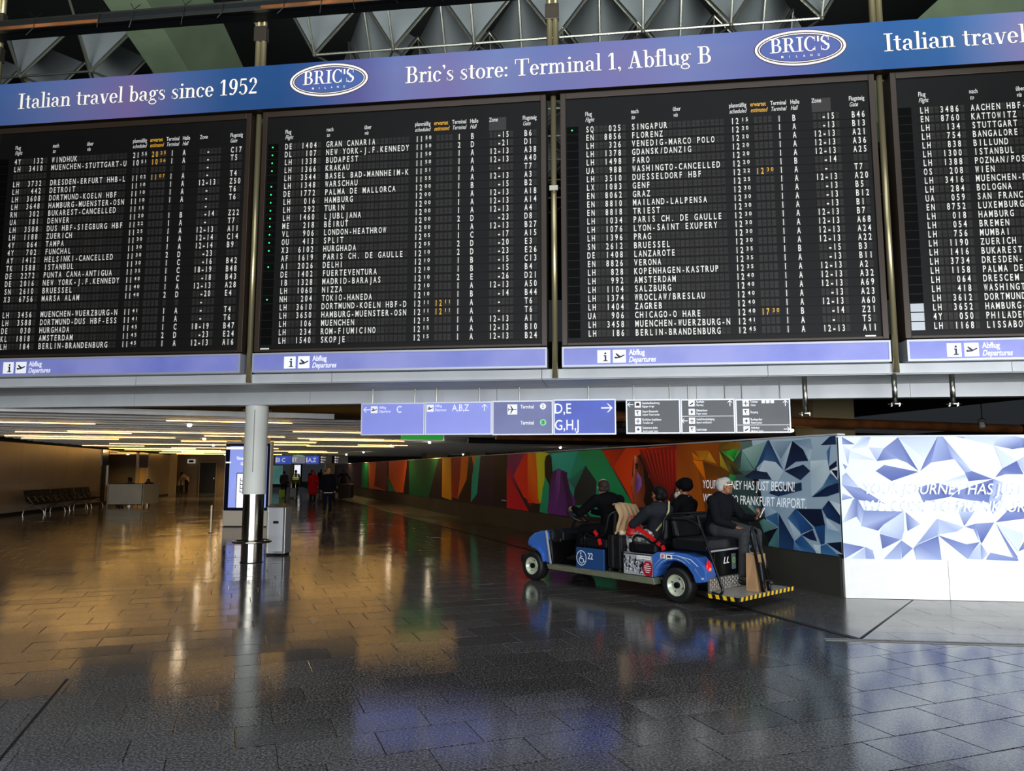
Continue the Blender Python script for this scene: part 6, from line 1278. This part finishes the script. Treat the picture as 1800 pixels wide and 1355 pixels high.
# man in turban
def turban(r, J):
    h = J['head']
    blob('turban', [('e', h + Vector((0, -.02, .075)), (.105, .125, .085), (-.30, 0, 0)), ('e', h + Vector((0, -.045, .03)), (.10, .11, .07), (-.35, 0, 0)), ('c', h + Vector((-.07, .03, .07)), .045, h + Vector((.07, .03, .07)), .045)], .008, mat('black_turban', '0a0a0c', .8, bump=.4, nscale=12, spec=.06), r)
    blob('beard', [('e', h + Vector((-.02, .075, -.09)), (.06, .05, .06)), ('c', h + Vector((-.065, .03, -.05)), .02, h + Vector((0, .09, -.13)), .032), ('c', h + Vector((.065, .03, -.05)), .02, h + Vector((0, .09, -.13)), .032)], .009, mat('white_beard', 'b8b4ac', .8, bump=.6, nscale=60), r)
    collar(r, J)
P3 = SEAT(.70); P3.update(head=(-.0, .02, 1.39), neck=(0, -.01, 1.26), shL=(-.19, 0, 1.19), shR=(.19, 0, 1.18), elL=(-.25, .1, .94), elR=(.25, .1, .94), wrL=(-.12, .32, .88), wrR=(.12, .32, .88), knL=(-.12, .40, .79), knR=(.12, .40, .79), anL=(-.12, .44, .36), anR=(.12, .44, .36), toL=(-.12, .56, .32), toR=(.12, .56, .32))
person('man in black turban with white beard facing forward', cart_world(.44, .88), FWD, P3, 'brown', '101012', '121216', '101010', '101010', .009, look=(-.12, 1, 0), extra=turban, hairs=False)
# elderly man facing the rear
def elderx(r, J):
    h = J['head']; f = Vector((-.70, .70, .14)).normalized(); rr = f.cross(Vector((0, 0, 1)))
    m_ = MB()
    for q in (-1, 1):
        c = h + f * .107 + rr * .032 * q + Vector((0, 0, .018)); n = 14
        m_.tube([c + rr * .022 * math.cos(k * 2 * math.pi / n) + Vector((0, 0, .017 * math.sin(k * 2 * math.pi / n))) for k in range(n)], .0022, 5, closed=True)
        m_.tube([c + rr * .022 * q, h + rr * .082 * q + Vector((0, 0, .02))], .0022, 5)
    m_.obj('glasses', SILVER, r)
    blob('fringe', [('e', h + f * .018 + Vector((0, 0, .078)), (.070, .070, .047)), ('e', h - f * .03 + Vector((0, 0, .06)), (.08, .08, .06))], .008, mat('hair_front', 'a8a49c', .6, bump=.6, nscale=45, spec=.15), r)
    m_ = MB(); e1 = J['neck'] + Vector((0, .05, 0)); m_.add([e1 + Vector((-.03, .02, .02)), e1 + Vector((.04, .02, .02)), J['chest'] + Vector((.03, .155, .02)), J['chest'] + Vector((-.02, .155, .02))], [(0, 1, 2, 3)]); m_.obj('shirt_front', mat('grey_shirt', '3c3c42', .8), r)
P4 = SEAT(.78); P4.update(pelvis=(0, -.02, .90), waist=(0, 0, 1.02), chest=(0, .03, 1.15), neck=(0, .055, 1.31), head=(0, .09, 1.435), shL=(-.19, .04, 1.255), shR=(.2, .04, 1.25), hipL=(-.1, .04, .89), hipR=(.1, .04, .89), knL=(-.12, .47, .84), knR=(.13, .44, .84), anL=(-.12, .46, .29), anR=(.13, .40, .29), toL=(-.14, .60, .235), toR=(.13, .545, .235),
                          elL=(-.26, .20, 1.02), wrL=(-.2, .43, 1.03), elR=(.27, .14, 1.01), wrR=(.16, .34, .93), handL=((.1, .5, .65), (-.4, .8, -.3), 1, .9), handR=((-.35, .8, -.25), (.2, .2, 1), -1, .35))
GREYT = mat('dark_grey_twill', '34363a', .85, bump=.3, nscale=40, noise=.3)
person('elderly man with white hair and glasses sitting facing backwards', cart_world(-.12, .84), FWD + math.pi, P4, 'brown', '17181c', '3a3a3e', 'a8a49c', '101012', .0085, look=(-.70, .70, .14), bald=True, extra=elderx, trmat=GREYT, bulk=1.08)
pp = root('folded_paper', 'white folded paper held up by the elderly man', 'paper', cart_world(-.60, 1.03, 1.04), FWD + math.pi)
m_ = MB(); m_.box(-.045, .045, -.003, .003, 0, .15); o = m_.obj('sheet', mat('white_paper', 'f0f0ee', .7), pp); o.rotation_euler = (rad(-28), 0, rad(35)); m_ = MB(); m_.box(-.04, .05, .004, .007, .015, .13); o = m_.obj('inner_sheet', MATS['white_paper'], pp); o.rotation_euler = (rad(-20), 0, rad(35))
# coat over the backrest
ctm = MB(); n1, n2 = 26, 16
prof = [(1.10, 1.20), (1.03, 1.21), (.97, 1.15), (.94, 1.05), (.95, .95), (.97, .86), (1.0, .80)]
for i in range(n1 + 1):
    lt_ = .10 + .46 * i / n1
    for j in range(n2 + 1):
        q = j / n2 * (len(prof) - 1); a = min(int(q), len(prof) - 2); fr = q - a; s_ = prof[a][0] + (prof[a + 1][0] - prof[a][0]) * fr; z_ = prof[a][1] + (prof[a + 1][1] - prof[a][1]) * fr
        w_ = j / n2; fold = .022 * math.sin(i * 1.05 + j * .28) * (.3 + w_) + .012 * math.sin(i * 2.3 - j * .4)
        ctm.v.append(LP(s_ - .02 * w_ + fold, lt_ - .06 * w_ + .015 * math.sin(j * .9) + (.05 if i < 3 else 0) * w_ * -1, z_ - .05 * abs(i / n1 - .3) + fold * .4))
for i in range(n1):
    for j in range(n2): k = i * (n2 + 1) + j; ctm.f.append((k, k + 1, k + n2 + 2, k + n2 + 1)); ctm.m.append(0)
cr = root('draped_coat', 'tan coat draped in folds over the front seat back between driver and woman', 'coat', CO, CA)
o = ctm.obj('cloth', mat('tan_wool', 'a88a66', .85, bump=.2, nscale=30), cr, smooth=True); s = o.modifiers.new('t', 'SOLIDIFY'); s.thickness = .03; s = o.modifiers.new('s', 'SUBSURF'); s.levels = 1; s.render_levels = 1
m_ = MB(); m_.tube([LP(.98, .12, .80), LP(.96, .3, .78), LP(.97, .5, .79)], .035, 10); m_.obj('lining_roll', mat('cream_lining', 'd0c4a0', .8), cr, smooth=True)
hb = root('red_bag', 'bright red bag on the lap of the woman', 'bag', cart_world(.80, .20, .77), CA)
blob('bag_body', [('e', (0, 0, .10), (.09, .10, .12)), ('e', (.02, 0, .03), (.10, .11, .05))], .012, mat('red_fabric', 'c01018', .5), hb)
m_ = MB(); m_.tube([(-.04, 0, .19), (-.05, 0, .26), (.05, 0, .26), (.04, 0, .19)], .008, 6); m_.obj('strap', RED, hb)
